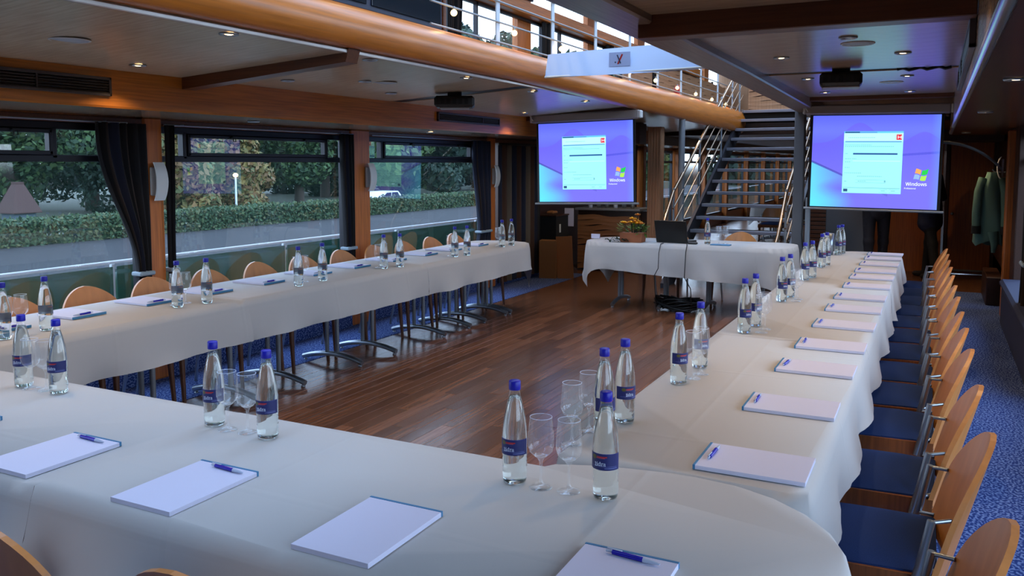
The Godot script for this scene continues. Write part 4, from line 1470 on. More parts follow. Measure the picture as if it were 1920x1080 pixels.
func build_right_wall():
	var s := new_st()
	box(s, Vector3(WALL_R + 0.04, 0.13, -9.4), Vector3(0.08, 0.36, 25.0))
	box(s, Vector3(WALL_R + 0.04, 2.05, -9.4), Vector3(0.08, 0.40, 25.0))
	box(s, Vector3(WALL_R + 0.04, 1.0, -23.3), Vector3(0.08, 2.1, 25.6))
	box(s, Vector3(WALL_R + 0.04, 1.0, 1.6), Vector3(0.08, 2.1, 3.0))
	for z in [2.6, 0.1, -2.4, -4.9, -7.4, -9.9]:
		box(s, Vector3(WALL_R + 0.02, 1.05, z), Vector3(0.14, 1.8, 0.34 if z > -9 else 1.0), 0.01)
	structure("wall_right", s, M.wood_dark, "dark wooden hull wall along the right aisle", "wall")
	for k in 4:
		var z := -1.15 - k * 2.5
		var t = thing("window_right_%d" % (k + 1), "window in the right hull wall, %s from the near end" % nth(k), "window", Vector3(WALL_R + 0.04, 0, z), 0, "", "structure")
		s = new_st()
		for y in [0.32, 1.60, 1.84]: box(s, Vector3(0, y, 0), Vector3(0.06, 0.04, 2.2))
		obj("window_frame", s, M.frame_dark, t)
		s = new_st()
		box(s, Vector3(0.01, 1.08, 0), Vector3(0.002, 1.5, 2.16))
		obj("pane", s, M.window_glass, t)
	# curtains and bench along the right wall
	curtain(0.66, -7.25, 1.0, 0.30, 0.26, 1.84, 0.78, 0.42, "dark blue curtain by the right wall next to the bench", M.curtain_navy)
	curtain(0.66, -7.55, -1.0, 0.30, 0.22, 1.84, 0.78, 0.42, "black curtain by the right wall behind the bench", M.curtain)
	var b = thing("wall_bench", "dark blue upholstered bench along the right wall", "bench", Vector3(0.72, 0, -7.9))
	s = new_st()
	box(s, Vector3(0.0, 0.19, 0), Vector3(0.24, 0.38, 3.0), 0.02)
	obj("base", s, M.bench_blue, b)
	s = new_st()
	box(s, Vector3(-0.005, 0.415, 0), Vector3(0.27, 0.07, 3.02), 0.025)
	obj("seat", s, M.bench_blue, b)
	s = new_st()
	box(s, Vector3(0.70, 0.95, -9.9), Vector3(0.14, 1.9, 0.2), 0.01)
	structure("wall_post", s, M.wood_post, "dark wooden pillar at the end of the right aisle", "pillar")
	s = new_st()
	box(s, Vector3(0.61, 0.16, -11.1), Vector3(0.16, 0.32, 1.0), 0.01)
	tag(obj("low_cabinet", s, M.wood_dark), "low dark cabinet by the wall under the hanging coat", "cabinet")
	# sconce and pipe
	var t = thing("wall_sconce", "white wall sconce above the hanging coat on the right", "wall lamp", Vector3(0.66, 1.52, -10.85), PI, "curved white wall sconces")
	s = new_st()
	box(s, Vector3(0.012, 0, 0), Vector3(0.024, 0.20, 0.07), 0.006)
	obj("back_box", s, M.housing, t)
	s = new_st()
	var f := func(u, v):
		var a: float = (v - 0.5) * 1.9
		return Vector3(0.075 * cos(a) - 0.01, 0.15 * sin(a), (u - 0.5) * 0.11)
	slab(s, f, Vector3(-0.008, 0, 0), 4, 12)
	obj("shield", s, M.white_plastic, t)
	s = new_st()
	var path := []
	for k in 15:
		var u := k / 14.0
		path.append(Vector3(lerp(-0.05, 0.645, u), 1.80 - 0.30 * pow(u, 2.6), -10.4 - 0.44 * u))
	tube(s, path, 0.016, 8)
	tag(obj("curved_pipe", s, M.steel_paint), "thin grey curved pipe between right screen and sconce", "pipe")
	# coat on a hook
	t = thing("hanging_coat", "grey green jacket hanging on a hook at the right wall", "jacket", Vector3(0.56, 0, -11.0))
	s = new_st()
	var cf := func(u, v):
		var y: float = lerp(1.47, 0.66, v)
		var half: float = lerp(0.05, 0.145, smoothstep(0.0, 0.28, v)) + 0.02 * v
		var a: float = u * TAU
		return Vector3(half * cos(a) * (1.0 + 0.08 * sin(a * 5.0 + v * 3.0)), y - 0.03 * v * sin(a * 3.0), 0.085 * sin(a) * (1.0 + 0.15 * sin(a * 4.0 + v * 5.0)))
	sheet(s, cf, 32, 16)
	obj("body", s, M.coat, t)
	for k in [-1, 1]:
		s = new_st()
		tube(s, [Vector3(k * 0.09, 1.40, 0.02), Vector3(k * 0.13, 1.25, 0.05), Vector3(k * 0.145, 1.0, 0.06), Vector3(k * 0.14, 0.84, 0.06)], 0.05, 10, 0.045)
		var sl = obj("sleeve", s, M.coat, t)
		s = new_st()
		tube(s, [Vector3(k * 0.14, 0.86, 0.06), Vector3(k * 0.14, 0.77, 0.06)], 0.05, 10)
		obj("cuff", s, M.coat_dark, sl)
	s = new_st()
	tube(s, [Vector3(0.03, 0.80, 0.06), Vector3(0.05, 0.66, 0.07), Vector3(0.04, 0.56, 0.06)], 0.06, 10, 0.02)
	obj("scarf_end", s, M.coat, t)
	s = new_st()
	tube(s, [Vector3(0.14, 1.47, 0.0), Vector3(0.02, 1.47, 0.0), Vector3(0.0, 1.50, 0.0)], 0.008, 6)
	obj("hook", s, M.steel, t)

func build_far_end():
	# end wall behind the right screen, with door
	var s := new_st()
	box(s, Vector3(-0.62, 1.05, -13.55), Vector3(1.4, 2.2, 0.08))
	box(s, Vector3(0.73, 1.05, -13.55), Vector3(0.06, 2.2, 0.08))
	box(s, Vector3(0.4, 2.03, -13.55), Vector3(0.7, 0.3, 0.08))
	structure("wall_end", s, M.wood_door, "brown wooden end wall behind the right screen", "wall")
	s = new_st()
	box(s, Vector3(-1.14, 0.75, -13.3), Vector3(0.60, 1.5, 0.3), 0.01)
	tag(obj("grey_cabinet", s, M.grey_wall), "tall dark grey cabinet behind the right screen", "cabinet")
	var d = thing("door_1", "plain brown wooden door at the end of the right aisle", "door", Vector3(0.43, 0, -13.5), 0, "", "structure")
	s = new_st()
	box(s, Vector3(0, 0.94, 0), Vector3(0.54, 1.86, 0.05), 0.006)
	obj("leaf", s, M.wood_door, d)
	s = new_st()
	turned(s, [Vector2(0, -0.022), Vector2(0.016, -0.016), Vector2(0.022, 0), Vector2(0.016, 0.016), Vector2(0, 0.022)], 12, Vector3(-0.22, 0.86, 0.07))
	tube(s, [Vector3(-0.22, 0.86, 0.02), Vector3(-0.22, 0.86, 0.06)], 0.008, 8)
	obj("knob", s, M.steel, d)
	s = new_st()
	for k in [-1, 1]: box(s, Vector3(k * 0.295, 0.95, 0), Vector3(0.05, 1.92, 0.08), 0.004)
	obj("door_frame", s, M.wood_dark, d)
	s = new_st()
	box(s, Vector3(0.4, 0.06, -13.46), Vector3(0.72, 0.02, 0.06), 0.003)
	structure("trim_14", s, M.steel_paint, "pale threshold strip below the far door", "threshold")
	s = new_st()
	box(s, Vector3(0.40, 1.93, -12.9), Vector3(0.70, 0.14, 1.2))
	structure("trim_15", s, M.wood_dark, "dark lintel box over the far door", "lintel")
	# slatted panel left of the cabinet
	var t = thing("slatted_panel", "dark brown slatted wooden panel right of the stairs", "panel", Vector3(-1.58, 0, -13.2))
	var sl := box_mesh(Vector3(0.30, 0.05, 0.03), 0.004)
	for k in 24: put("slat", sl, M.wood_cross, t, Vector3(0, 0.06 + k * 0.062, 0))
	s = new_st()
	box(s, Vector3(0, 0.8, -0.03), Vector3(0.32, 1.6, 0.02))
	obj("backing", s, M.black, t)
	# bar counter with wavy front
	t = thing("bar_counter", "bar counter with wavy brown board front under the left screen", "bar", Vector3(-4.72, 0, -11.55))
	var front = Node3D.new()
	front.name = "front_panel"
	t.add_child(front)
	wavy(front, 0.94, 0.02, 0.88, 0.072, M.bar_wood)
	s = new_st()
	box(s, Vector3(0.47, 0.905, -0.20), Vector3(1.0, 0.035, 0.52), 0.006)
	obj("counter_top", s, M.steel_paint, t)
	s = new_st()
	box(s, Vector3(0.47, 0.44, -0.34), Vector3(0.92, 0.86, 0.4))
	obj("body", s, M.wood_dark, t)
	# things on the bar: a row of glasses and a basket
	for k in 6:
		s = new_st()
		turned(s, [Vector2(0, 0), Vector2(0.03, 0), Vector2(0.034, 0.11), Vector2(0.031, 0.11), Vector2(0.027, 0.008), Vector2(0, 0.008)], 14)
		var g = tag(obj("bar_tumbler", s, M.print_white if k % 3 == 0 else M.steel), "%s tumbler on the bar counter, %s from the left" % ["white" if k % 3 == 0 else "grey", nth(k)], "tumbler", "tumblers on the bar counter")
		g.position = Vector3(-4.55 + k * 0.13, 0.9225, -11.62)
	# pillar right of the bar
	s = new_st()
	box(s, Vector3(-3.56, 1.03, -11.6), Vector3(0.20, 2.1, 0.14), 0.008)
	for k in 5: box(s, Vector3(-3.64 + k * 0.04, 1.03, -11.525), Vector3(0.022, 2.06, 0.012), 0.003)
	structure("wall_post", s, M.pillar_pale, "fluted wooden pillar between bar and stairs", "pillar")
	s = new_st()
	box(s, Vector3(-4.45, 2.0, -11.9), Vector3(1.2, 0.3, 0.3))
	structure("trim_16", s, M.wood_dark, "dark bulkhead over the bar", "bulkhead")
	# dark shelf cabinet left of the bar
	t = thing("shelf_cabinet", "dark cabinet with shelf left of the bar", "cabinet", Vector3(-4.86, 0, -10.95))
	s = new_st()
	box(s, Vector3(0, 0.42, 0), Vector3(0.30, 0.82, 0.42), 0.006)
	obj("body", s, M.black_soft, t)
	s = new_st()
	box(s, Vector3(0, 0.84, 0), Vector3(0.32, 0.02, 0.46), 0.004)
	obj("shelf", s, M.wood_dark, t)
	s = new_st()
	box(s, Vector3(0.156, 0.66, 0.10), Vector3(0.008, 0.12, 0.05), 0.003)
	obj("switch_plate", s, M.white_plastic, t)
	s = new_st()
	box(s, Vector3(-4.87, 0.875, -10.95), Vector3(0.12, 0.045, 0.16), 0.018)
	tag(obj("wooden_bowl", s, M.cardboard), "pale wooden dish on the shelf cabinet", "dish")
	s = new_st()
	box(s, Vector3(-4.70, 0.80, -11.17), Vector3(0.14, 0.26, 0.006), 0.0)
	tag(obj("paper_notice", s, M.paper), "white paper notice below the left screen", "notice")
	# leaning folded board / boxes
	t = thing("cardboard_box", "tall brown cardboard box beside the bar", "box", Vector3(-4.62, 0, -10.55), 0.25)
	s = new_st()
	box(s, Vector3(-0.11, 0.26, 0), Vector3(0.24, 0.52, 0.20), 0.003)
	obj("carton", s, M.cardboard, t)
	s = new_st()
	box(s, Vector3(0.12, 0.29, 0.06), Vector3(0.22, 0.58, 0.02), 0.002, Basis(Vector3(0, 0, 1), 0.05))
	obj("flap_board", s, mat("board_orange", Color(0.56, 0.33, 0.14), 0.7), t)
	# white clothed tables in the hall behind the stairs
	for k in 3:
		var c := Vector2(-2.9 + k * 0.95, -17.6 - 0.5 * (k % 2))
		var poly := [c + Vector2(-0.4, -0.4), c + Vector2(0.4, -0.4), c + Vector2(0.4, 0.4), c + Vector2(-0.4, 0.4)]
		tablecloth("tablecloth", dense(poly, 0.1), Rect2(c.x - 0.68, c.y - 0.68, 1.36, 1.36), T, "white cloth on a distant table seen through the stairs, %s from the left" % nth(k), "tablecloths in the hall behind the stairs", 60 + k)
		table_frame(Vector3(c.x, 0, c.y - 0.4), Vector3(c.x, 0, c.y + 0.4), 0.8, false, "distant folding table under white cloth behind the stairs, %s from the left" % nth(k), "tables in the hall behind the stairs")
	# bottle chiller beside the far end of the right table
	s = new_st()
	turned(s, [Vector2(0, 0), Vector2(0.045, 0), Vector2(0.05, 0.20), Vector2(0.046, 0.20), Vector2(0.042, 0.01), Vector2(0, 0.01)], 18, Vector3(-0.88, T, -8.3))
	tag(obj("steel_cup", s, M.steel), "small steel cup by the bottles at the far end of the right table", "cup")

func build_stairs():
	var t = thing("staircase", "open grey staircase with steel handrails leading up to the gallery", "staircase", Vector3(0, 0, 0))
	var x0 := -3.03
	var x1 := -1.66
	var n := 15
	for k in n:
		var y := 0.165 * (k + 1) - 0.0
		var z := -11.49 + (3 - k) * 0.3055
		var s := new_st()
		box(s, Vector3((x0 + x1) / 2, y - 0.02, z - 0.14), Vector3(x1 - x0 - 0.02, 0.04, 0.28), 0.004)
		var tr = obj("tread", s, M.tread, t)
		s = new_st()
		box(s, Vector3((x0 + x1) / 2, y - 0.019, z + 0.006), Vector3(x1 - x0 - 0.02, 0.046, 0.016), 0.004)
		obj("nosing", s, M.tread_edge, tr)
	var slope := Vector2(-0.3055, 0.165).normalized()
	for x in [x0 - 0.02, x1 + 0.02]:
		var s := new_st()
		var a := Vector3(0, 0.0, -11.49 + 4 * 0.3055)
		var b := Vector3(0, 2.48, -11.49 - 11 * 0.3055 - 0.1)
		prism(s, PackedVector2Array([Vector2(a.z, 0.0), Vector2(a.z - 0.5, 0.0), Vector2(b.z, b.y - 0.28), Vector2(b.z, b.y + 0.02), Vector2(a.z, 0.06)]), Transform3D(Basis(Vector3(0, 0, 1), Vector3(0, 1, 0), Vector3(-1, 0, 0)), Vector3(x + 0.02, 0, 0)), 0.04)
		obj("stringer", s, M.stringer, t)
		for k in 4:
			var h: float = [0.90, 0.68, 0.47, 0.26][k]
			s = new_st()
			var lo := Vector3(x, 0.30 + h, a.z - 0.45)
			var hi := Vector3(x, 2.48 + h, b.z)
			var path := [lo, lo.lerp(hi, 0.5), hi]
			if k == 0: path = [Vector3(x - 0.02, 0.62, a.z + 0.12), Vector3(x, 0.72, a.z + 0.06), Vector3(x, lo.y - 0.34, a.z - 0.08), lo, lo.lerp(hi, 0.5), hi]
			tube(s, path, 0.022 if k == 0 else 0.012, 8)
			obj("handrail" if k == 0 else "rail", s, M.brass_rail, t)
		for k in 4:
			var u := 0.10 + 0.28 * k
			var q: Vector3 = Vector3(x, 0.06, a.z).lerp(Vector3(x, 2.48, b.z), u)
			s = new_st()
			tube(s, [q, q + Vector3(0, 0.95, 0)], 0.016, 8)
			obj("baluster", s, M.steel_paint, t)
	# columns
	var s := new_st()
	tube(s, [Vector3(-3.08, 0, -11.2), Vector3(-3.08, 2.24, -11.2)], 0.042, 18)
	structure("column", s, M.steel_paint, "round light grey column left of the stairs", "column")
	s = new_st()
	box(s, Vector3(-1.36, 1.1, -9.75), Vector3(0.11, 2.2, 0.11), 0.01)
	structure("column", s, M.grey_wall, "square grey column right of the stairs", "column")
	s = new_st()
	tube(s, [Vector3(-1.24, 0, -9.62), Vector3(-1.24, 1.2, -9.62)], 0.028, 14)
	tag(obj("steel_pipe", s, M.steel_paint), "light grey vertical pipe below the right screen", "pipe")
	var c = thing("cable_rings", "hanging dark cable loops on the square column by the stairs", "cable", Vector3(-1.28, 0, -9.68))
	s = new_st()
	for k in 3: tube(s, [Vector3(0.02, 0.35 + 0.3 * k, 0), Vector3(0.03, 0.35 + 0.3 * k, 0.05), Vector3(0.0, 0.35 + 0.3 * k, 0.06)], 0.006, 6)
	obj("clips", s, M.steel, c)
	s = new_st()
	tube(s, [Vector3(0.0, 1.15, 0.05), Vector3(-0.02, 0.8, 0.055), Vector3(0.01, 0.5, 0.05), Vector3(0, 0.1, 0.05)], 0.007, 6)
	obj("cable", s, M.black, c)

func build_tables():
	var g := "white cloths of the conference tables"
	# left row
	var xl := -4.545
	var xr := -3.83
	var cuts := [-2.09, -3.92, -6.0, -8.22]
	for k in 3:
		var za: float = cuts[k]
		var zb: float = cuts[k + 1]
		var poly
		if k == 2:
			poly = [Vector2(xr, za), Vector2(xl, za), Vector2(xl, zb + 0.26), Vector2(xl + 0.04, zb + 0.13), Vector2(xl + 0.13, zb + 0.04), Vector2(xl + 0.26, zb), Vector2(xr - 0.26, zb), Vector2(xr - 0.13, zb + 0.04), Vector2(xr - 0.04, zb + 0.13), Vector2(xr, zb + 0.26)]
		else:
			poly = [Vector2(xr, za), Vector2(xl, za), Vector2(xl, zb), Vector2(xr, zb)]
		var top: float = za + (0.0 if k > 0 else 0.0)
		var bot: float = zb - (0.29 if k == 2 else 0.0)
		tablecloth("tablecloth", dense(poly), Rect2(xl - 0.225, bot, xr - xl + 0.495, top - bot), T + 0.0006 * (k % 2), "white tablecloth over the left table row, %s section" % ["near", "middle", "far rounded"][k], g, 3 + k * 7, 0.55)
	var tl := [[-2.12, -3.22], [-3.24, -4.30], [-4.32, -5.42], [-5.44, -6.66], [-6.68, -7.42], [-7.44, -7.98]]
	for k in tl.size():
		table_frame(Vector3(-4.20, 0, tl[k][0]), Vector3(-4.20, 0, tl[k][1]), 0.70, false, "folding table with steel T legs in the left row, %s from the near end" % nth(k), "folding tables of the left row")
	# right row
	xl = -0.955
	xr = -0.265
	cuts = [-2.20, -4.16, -6.25, -8.75]
	for k in 3:
		var za: float = cuts[k]
		var zb: float = cuts[k + 1]
		var poly
		if k == 2:
			poly = [Vector2(xr, za), Vector2(xl, za), Vector2(xl, zb + 0.22), Vector2(xl + 0.10, zb + 0.10), Vector2(xl + 0.24, zb + 0.02), Vector2(-0.61, zb), Vector2(xr - 0.20, zb + 0.03), Vector2(xr - 0.07, zb + 0.11), Vector2(xr, zb + 0.26)]
		else:
			poly = [Vector2(xr, za), Vector2(xl, za), Vector2(xl, zb), Vector2(xr, zb)]
		var top: float = za + (0.24 if k == 0 else 0.0)
		var bot: float = zb - (0.26 if k == 2 else 0.0)
		tablecloth("tablecloth", dense(poly), Rect2(xl - 0.28, bot, xr - xl + 0.515, top - bot), T + 0.0006 * (k % 2), "white tablecloth over the right table row, %s section" % ["near", "middle", "far rounded"][k], g, 31 + k * 5, 0.5)
	for k in 6:
		var za := -2.22 - k * 1.08
		table_frame(Vector3(-0.61, 0, za), Vector3(-0.61, 0, max(za - 1.06, -8.46)), 0.68, false, "folding table under white cloth in the right row, %s from the near end" % nth(k), "folding tables of the right row")
	# near row with a rounded right end
	var z0 := -1.36
	var z1 := -2.20
	var end_poly := [Vector2(-2.09, z0), Vector2(-2.09, -2.09), Vector2(-0.95, -2.09), Vector2(-0.93, -2.12), Vector2(-0.80, -2.17), Vector2(-0.62, z1)]
	var c := Vector2(-0.55, -1.78)
	for k in 13:
		var a := -PI / 2 + PI * k / 12.0
		end_poly.append(c + Vector2(cos(a) * 0.42, sin(a) * 0.42))
	tablecloth("tablecloth", dense(end_poly), Rect2(-2.09, -2.2, 2.23, 1.08), T + 0.0014, "white tablecloth over the near table with rounded right end", g, 77, 1.0)
	tablecloth("tablecloth", dense([Vector2(-4.545, z0), Vector2(-4.545, -2.09), Vector2(-2.092, -2.09), Vector2(-2.092, z0)]), Rect2(-4.80, -2.36, 2.708, 1.24), T + 0.0004, "white tablecloth over the left half of the near table", g, 78, 1.0)
	for k in 3:
		table_frame(Vector3(-0.72 - k * 1.26, 0, -1.735), Vector3(-1.96 - k * 1.26, 0, -1.735), 0.70, true, "folding table under white cloth in the near row, %s from the right" % nth(k), "folding tables of the near row")
	# presenter's table at the far end
	var fp := []
	for q in [[-3.20, -8.76, 0.25, 0.0], [-1.50, -8.86, 0.24, -90.0], [-1.50, -9.10, 0.24, -180.0], [-3.20, -9.02, 0.25, -270.0]]:
		for k in 6:
			var a := deg_to_rad(180.0 + q[3] - 90.0 * k / 5.0)
			fp.append(Vector2(q[0] + q[2] * cos(a), q[1] + q[2] * sin(a)))
	tablecloth("tablecloth", dense(fp, 0.04), Rect2(-3.76, -9.62, 2.80, 1.40), T, "white tablecloth with hanging corners over the presenter's table", g, 12, 1.0)
	table_frame(Vector3(-3.34, 0, -8.92), Vector3(-2.38, 0, -8.92), 0.54, true, "left folding table under the presenter's cloth", "presenter's tables")
	table_frame(Vector3(-2.36, 0, -8.95), Vector3(-1.36, 0, -8.95), 0.50, true, "right folding table under the presenter's cloth", "presenter's tables")

func build_chairs():
	var first = make_chair()
	var used := false
	var place := func(p: Vector3, turn: float, label: String, group: String):
		if not first.has_meta("placed"):
			first.set_meta("placed", true)
			first.position = p
			first.rotation.y = turn
			tag(first, label, "chair", group)
			return
		var c = first.duplicate()
		c.name = numbered("conference_chair")
		add_child(c)
		c.position = p
		c.rotation.y = turn
		tag(c, label, "chair", group)
	var zr := [-2.05, -2.72, -3.32, -3.96, -4.47, -4.97, -5.52, -6.04, -6.58, -7.10, -7.61, -8.11, -8.62]
	for k in zr.size():
		place.call(Vector3(-0.17 - 0.006 * k, 0, zr[k]), PI / 2 + 0.015 * sin(k * 2.3), "blue seated bentwood chair on the right side, %s from the near end" % nth(k), "chairs along the right table row")
	var zl := [-2.50, -3.02, -3.51, -4.0, -4.50, -5.02, -5.53, -6.06, -6.57, -7.06, -7.57, -8.06]
	for k in zl.size():
		place.call(Vector3(-4.46, 0, zl[k]), -PI / 2 + 0.015 * sin(k * 1.7), "bentwood chair before the left windows, %s from the near end" % nth(k), "chairs along the left table row")
	place.call(Vector3(-1.275, 0, -1.435), 0.02, "bentwood chair on the near side, its top edge just in view at the bottom", "chairs along the near table")
	place.call(Vector3(-1.94, 0, -1.425), -0.02, "bentwood chair on the near side at the lower left corner", "chairs along the near table")
	place.call(Vector3(-1.97, 0, -9.40), PI, "bentwood chair behind the presenter's table", "presenter's chairs")
	place.call(Vector3(-2.75, 0, -9.40), PI, "bentwood chair behind the laptop at the presenter's table", "presenter's chairs")
	for k in 3:
		place.call(Vector3(-2.75 + k * 0.8, 0, -16.4), PI + 0.4 * k, "distant bentwood chair seen through the stairs, %s from the left" % nth(k), "chairs in the hall behind the stairs")

func build_table_things():
	var bottle = make_bottle()
	var glass_ = make_glass()
	var state := {"b": false, "g": false}
	var nb := func(x, z, turn, label):
		var o = bottle
		if state.b: o = bottle.duplicate(); o.name = numbered("water_bottle"); add_child(o)
		state.b = true
		o.position = Vector3(x, T + 0.002, z)
		o.rotation.y = turn
		tag(o, label, "bottle", "water bottles on the tables")
	var ng := func(x, z, label):
		var o = glass_
		if state.g: o = glass_.duplicate(); o.name = numbered("wine_glass"); add_child(o)
		state.g = true
		o.position = Vector3(x, T + 0.002, z)
		tag(o, label, "glass", "stemmed glasses on the tables")
	# near row
	var near := [[-0.972, -1.948, -0.719, -1.955, "right", 0.14], [-2.058, -1.950, -1.814, -1.930, "middle", 0.40], [-3.072, -1.976, -2.864, -1.972, "left", 0.55]]
	for q in near:
		nb.call(q[0], q[1], q[5], "blue capped water bottle on the near table, left one of the %s pair" % q[4])
		nb.call(q[2], q[3], q[5] - 0.06, "blue capped water bottle on the near table, right one of the %s pair" % q[4])
		var m: Vector2 = Vector2(q[0] + q[2], q[1] + q[3]) / 2
		ng.call(m.x - 0.050, m.y + 0.004, "stemmed glass on the near table, left one of the %s pair" % q[4])
		ng.call(m.x + 0.026, m.y - 0.004, "stemmed glass on the near table, right one of the %s pair" % q[4])
	# right row
	var right := [[-0.905, -2.46, -0.855, -2.50], [-0.859, -3.133, -0.85, -3.423], [-0.832, -4.235, -0.819, -4.443], [-0.824, -5.317, -0.806, -5.511], [-0.832, -6.375, -0.803, -6.55], [-0.814, -7.23, -0.796, -7.4], [-0.796, -8.322, -0.774, -8.437]]
	right[0] = [-0.897, -2.42, -0.885, -2.58]
	for k in right.size():
		var q: Array = right[k]
		nb.call(q[0], q[1], 0.9, "water bottle on the right table, nearer one of the %s pair from the near end" % nth(k))
		nb.call(q[2], q[3], 0.9, "water bottle on the right table, farther one of the %s pair from the near end" % nth(k))
		if k == 0:
			ng.call(-0.985 + 0.03, -2.30, "stemmed glass at the near end of the right table, nearer one")
			ng.call(-0.955, -2.44, "stemmed glass at the near end of the right table, farther one")
		elif k < 4:
			ng.call(q[0] + (0.03 if k == 1 else 0.075), lerp(q[1], q[3], 0.34 if k == 1 else 0.25), "stemmed glass on the right table, nearer one of the %s pair from the near end" % nth(k))
			ng.call(q[0] + (0.04 if k == 1 else 0.075), lerp(q[1], q[3], 0.64 if k == 1 else 0.70), "stemmed glass on the right table, farther one of the %s pair from the near end" % nth(k))
	# left row
	var left := [[-3.985, -2.477, -4.012, -2.711], [-3.965, -3.50, -3.928, -3.689], [-3.913, -4.496, -3.937, -4.781], [-3.959, -5.569, -3.903, -5.715], [-3.885, -6.567, -3.852, -6.733], [-3.92, -7.567, -3.91, -7.758]]
	for k in left.size():
		var q: Array = left[k]
		nb.call(q[0], q[1], 3.5, "water bottle on the left table, nearer one of the %s pair from the near end" % nth(k))
		nb.call(q[2], q[3], 3.6, "water bottle on the left table, farther one of the %s pair from the near end" % nth(k))
		ng.call(min(q[0], q[2]) - 0.075, (q[1] + q[3]) / 2 + 0.042, "stemmed glass on the left table, nearer one of the %s pair from the near end" % nth(k))
		ng.call(min(q[0], q[2]) - 0.082, (q[1] + q[3]) / 2 - 0.042, "stemmed glass on the left table, farther one of the %s pair from the near end" % nth(k))
	nb.call(-2.13, -8.80, 0.2, "single water bottle on the presenter's table beside the laptop")
	ng.call(-2.02, -8.84, "stemmed glass on the presenter's table beside the bottle")
	ng.call(-1.97, -8.93, "stemmed glass on the presenter's table, behind the other one")
	# notepads and pens
	var pad = make_pad(true)
	var pen = make_pen()
	var ps := {"p": false, "n": false}
	var np := func(x, z, turn, with_pen, label, penlabel, group):
		var o = pad
		if ps.p: o = pad.duplicate(); o.name = numbered("notepad"); add_child(o)
		ps.p = true
		o.position = Vector3(x, T + 0.002, z)
		o.rotation.y = turn
		tag(o, label, "notepad", group)
		if with_pen:
			var e = pen
			if ps.n: e = pen.duplicate(); e.name = numbered("ballpoint_pen"); add_child(e)
			ps.n = true
			var b := Basis(Vector3.UP, turn)
			e.position = Vector3(x, T + 0.0142, z) + b * Vector3(0.012 + 0.01 * sin(x * 9 + z * 5), 0, -0.118)
			e.rotation.y = turn - 0.05 + 0.06 * sin(x * 5 + z * 7)
			tag(e, penlabel, "pen", "blue pens on the notepads")
	var nx := [-0.555, -1.133, -1.715, -2.257, -2.83, -3.42]
	for k in nx.size():
		np.call(nx[k], -1.525, 0.0, k != 1, "white notepad on the near table, %s from the right" % nth(k), "blue pen on the near table's notepad %s from the right" % nth(k), "notepads on the near table")
	var zr := [-2.36, -2.99, -3.60, -4.09, -4.65, -5.19, -5.67, -6.21, -6.71, -7.13, -7.63, -8.10, -8.50]
	for k in zr.size():
		np.call(-0.425 + 0.012 * min(k, 4) * 0.5, zr[k], PI / 2 + 0.02 * sin(k * 3.0), true, "white notepad on the right table, %s from the near end" % nth(k), "blue pen on the right table's notepad %s from the near end" % nth(k), "notepads on the right table")
	var zl := [-2.62, -3.06, -3.55, -4.02, -4.52, -5.05, -5.55, -6.08, -6.60, -7.05, -7.60]
	for k in zl.size():
		np.call(-4.30, zl[k], -PI / 2 + 0.02 * sin(k * 2.0), true, "white notepad on the left table, %s from the near end" % nth(k), "blue pen on the left table's notepad %s from the near end" % nth(k), "notepads on the left table")

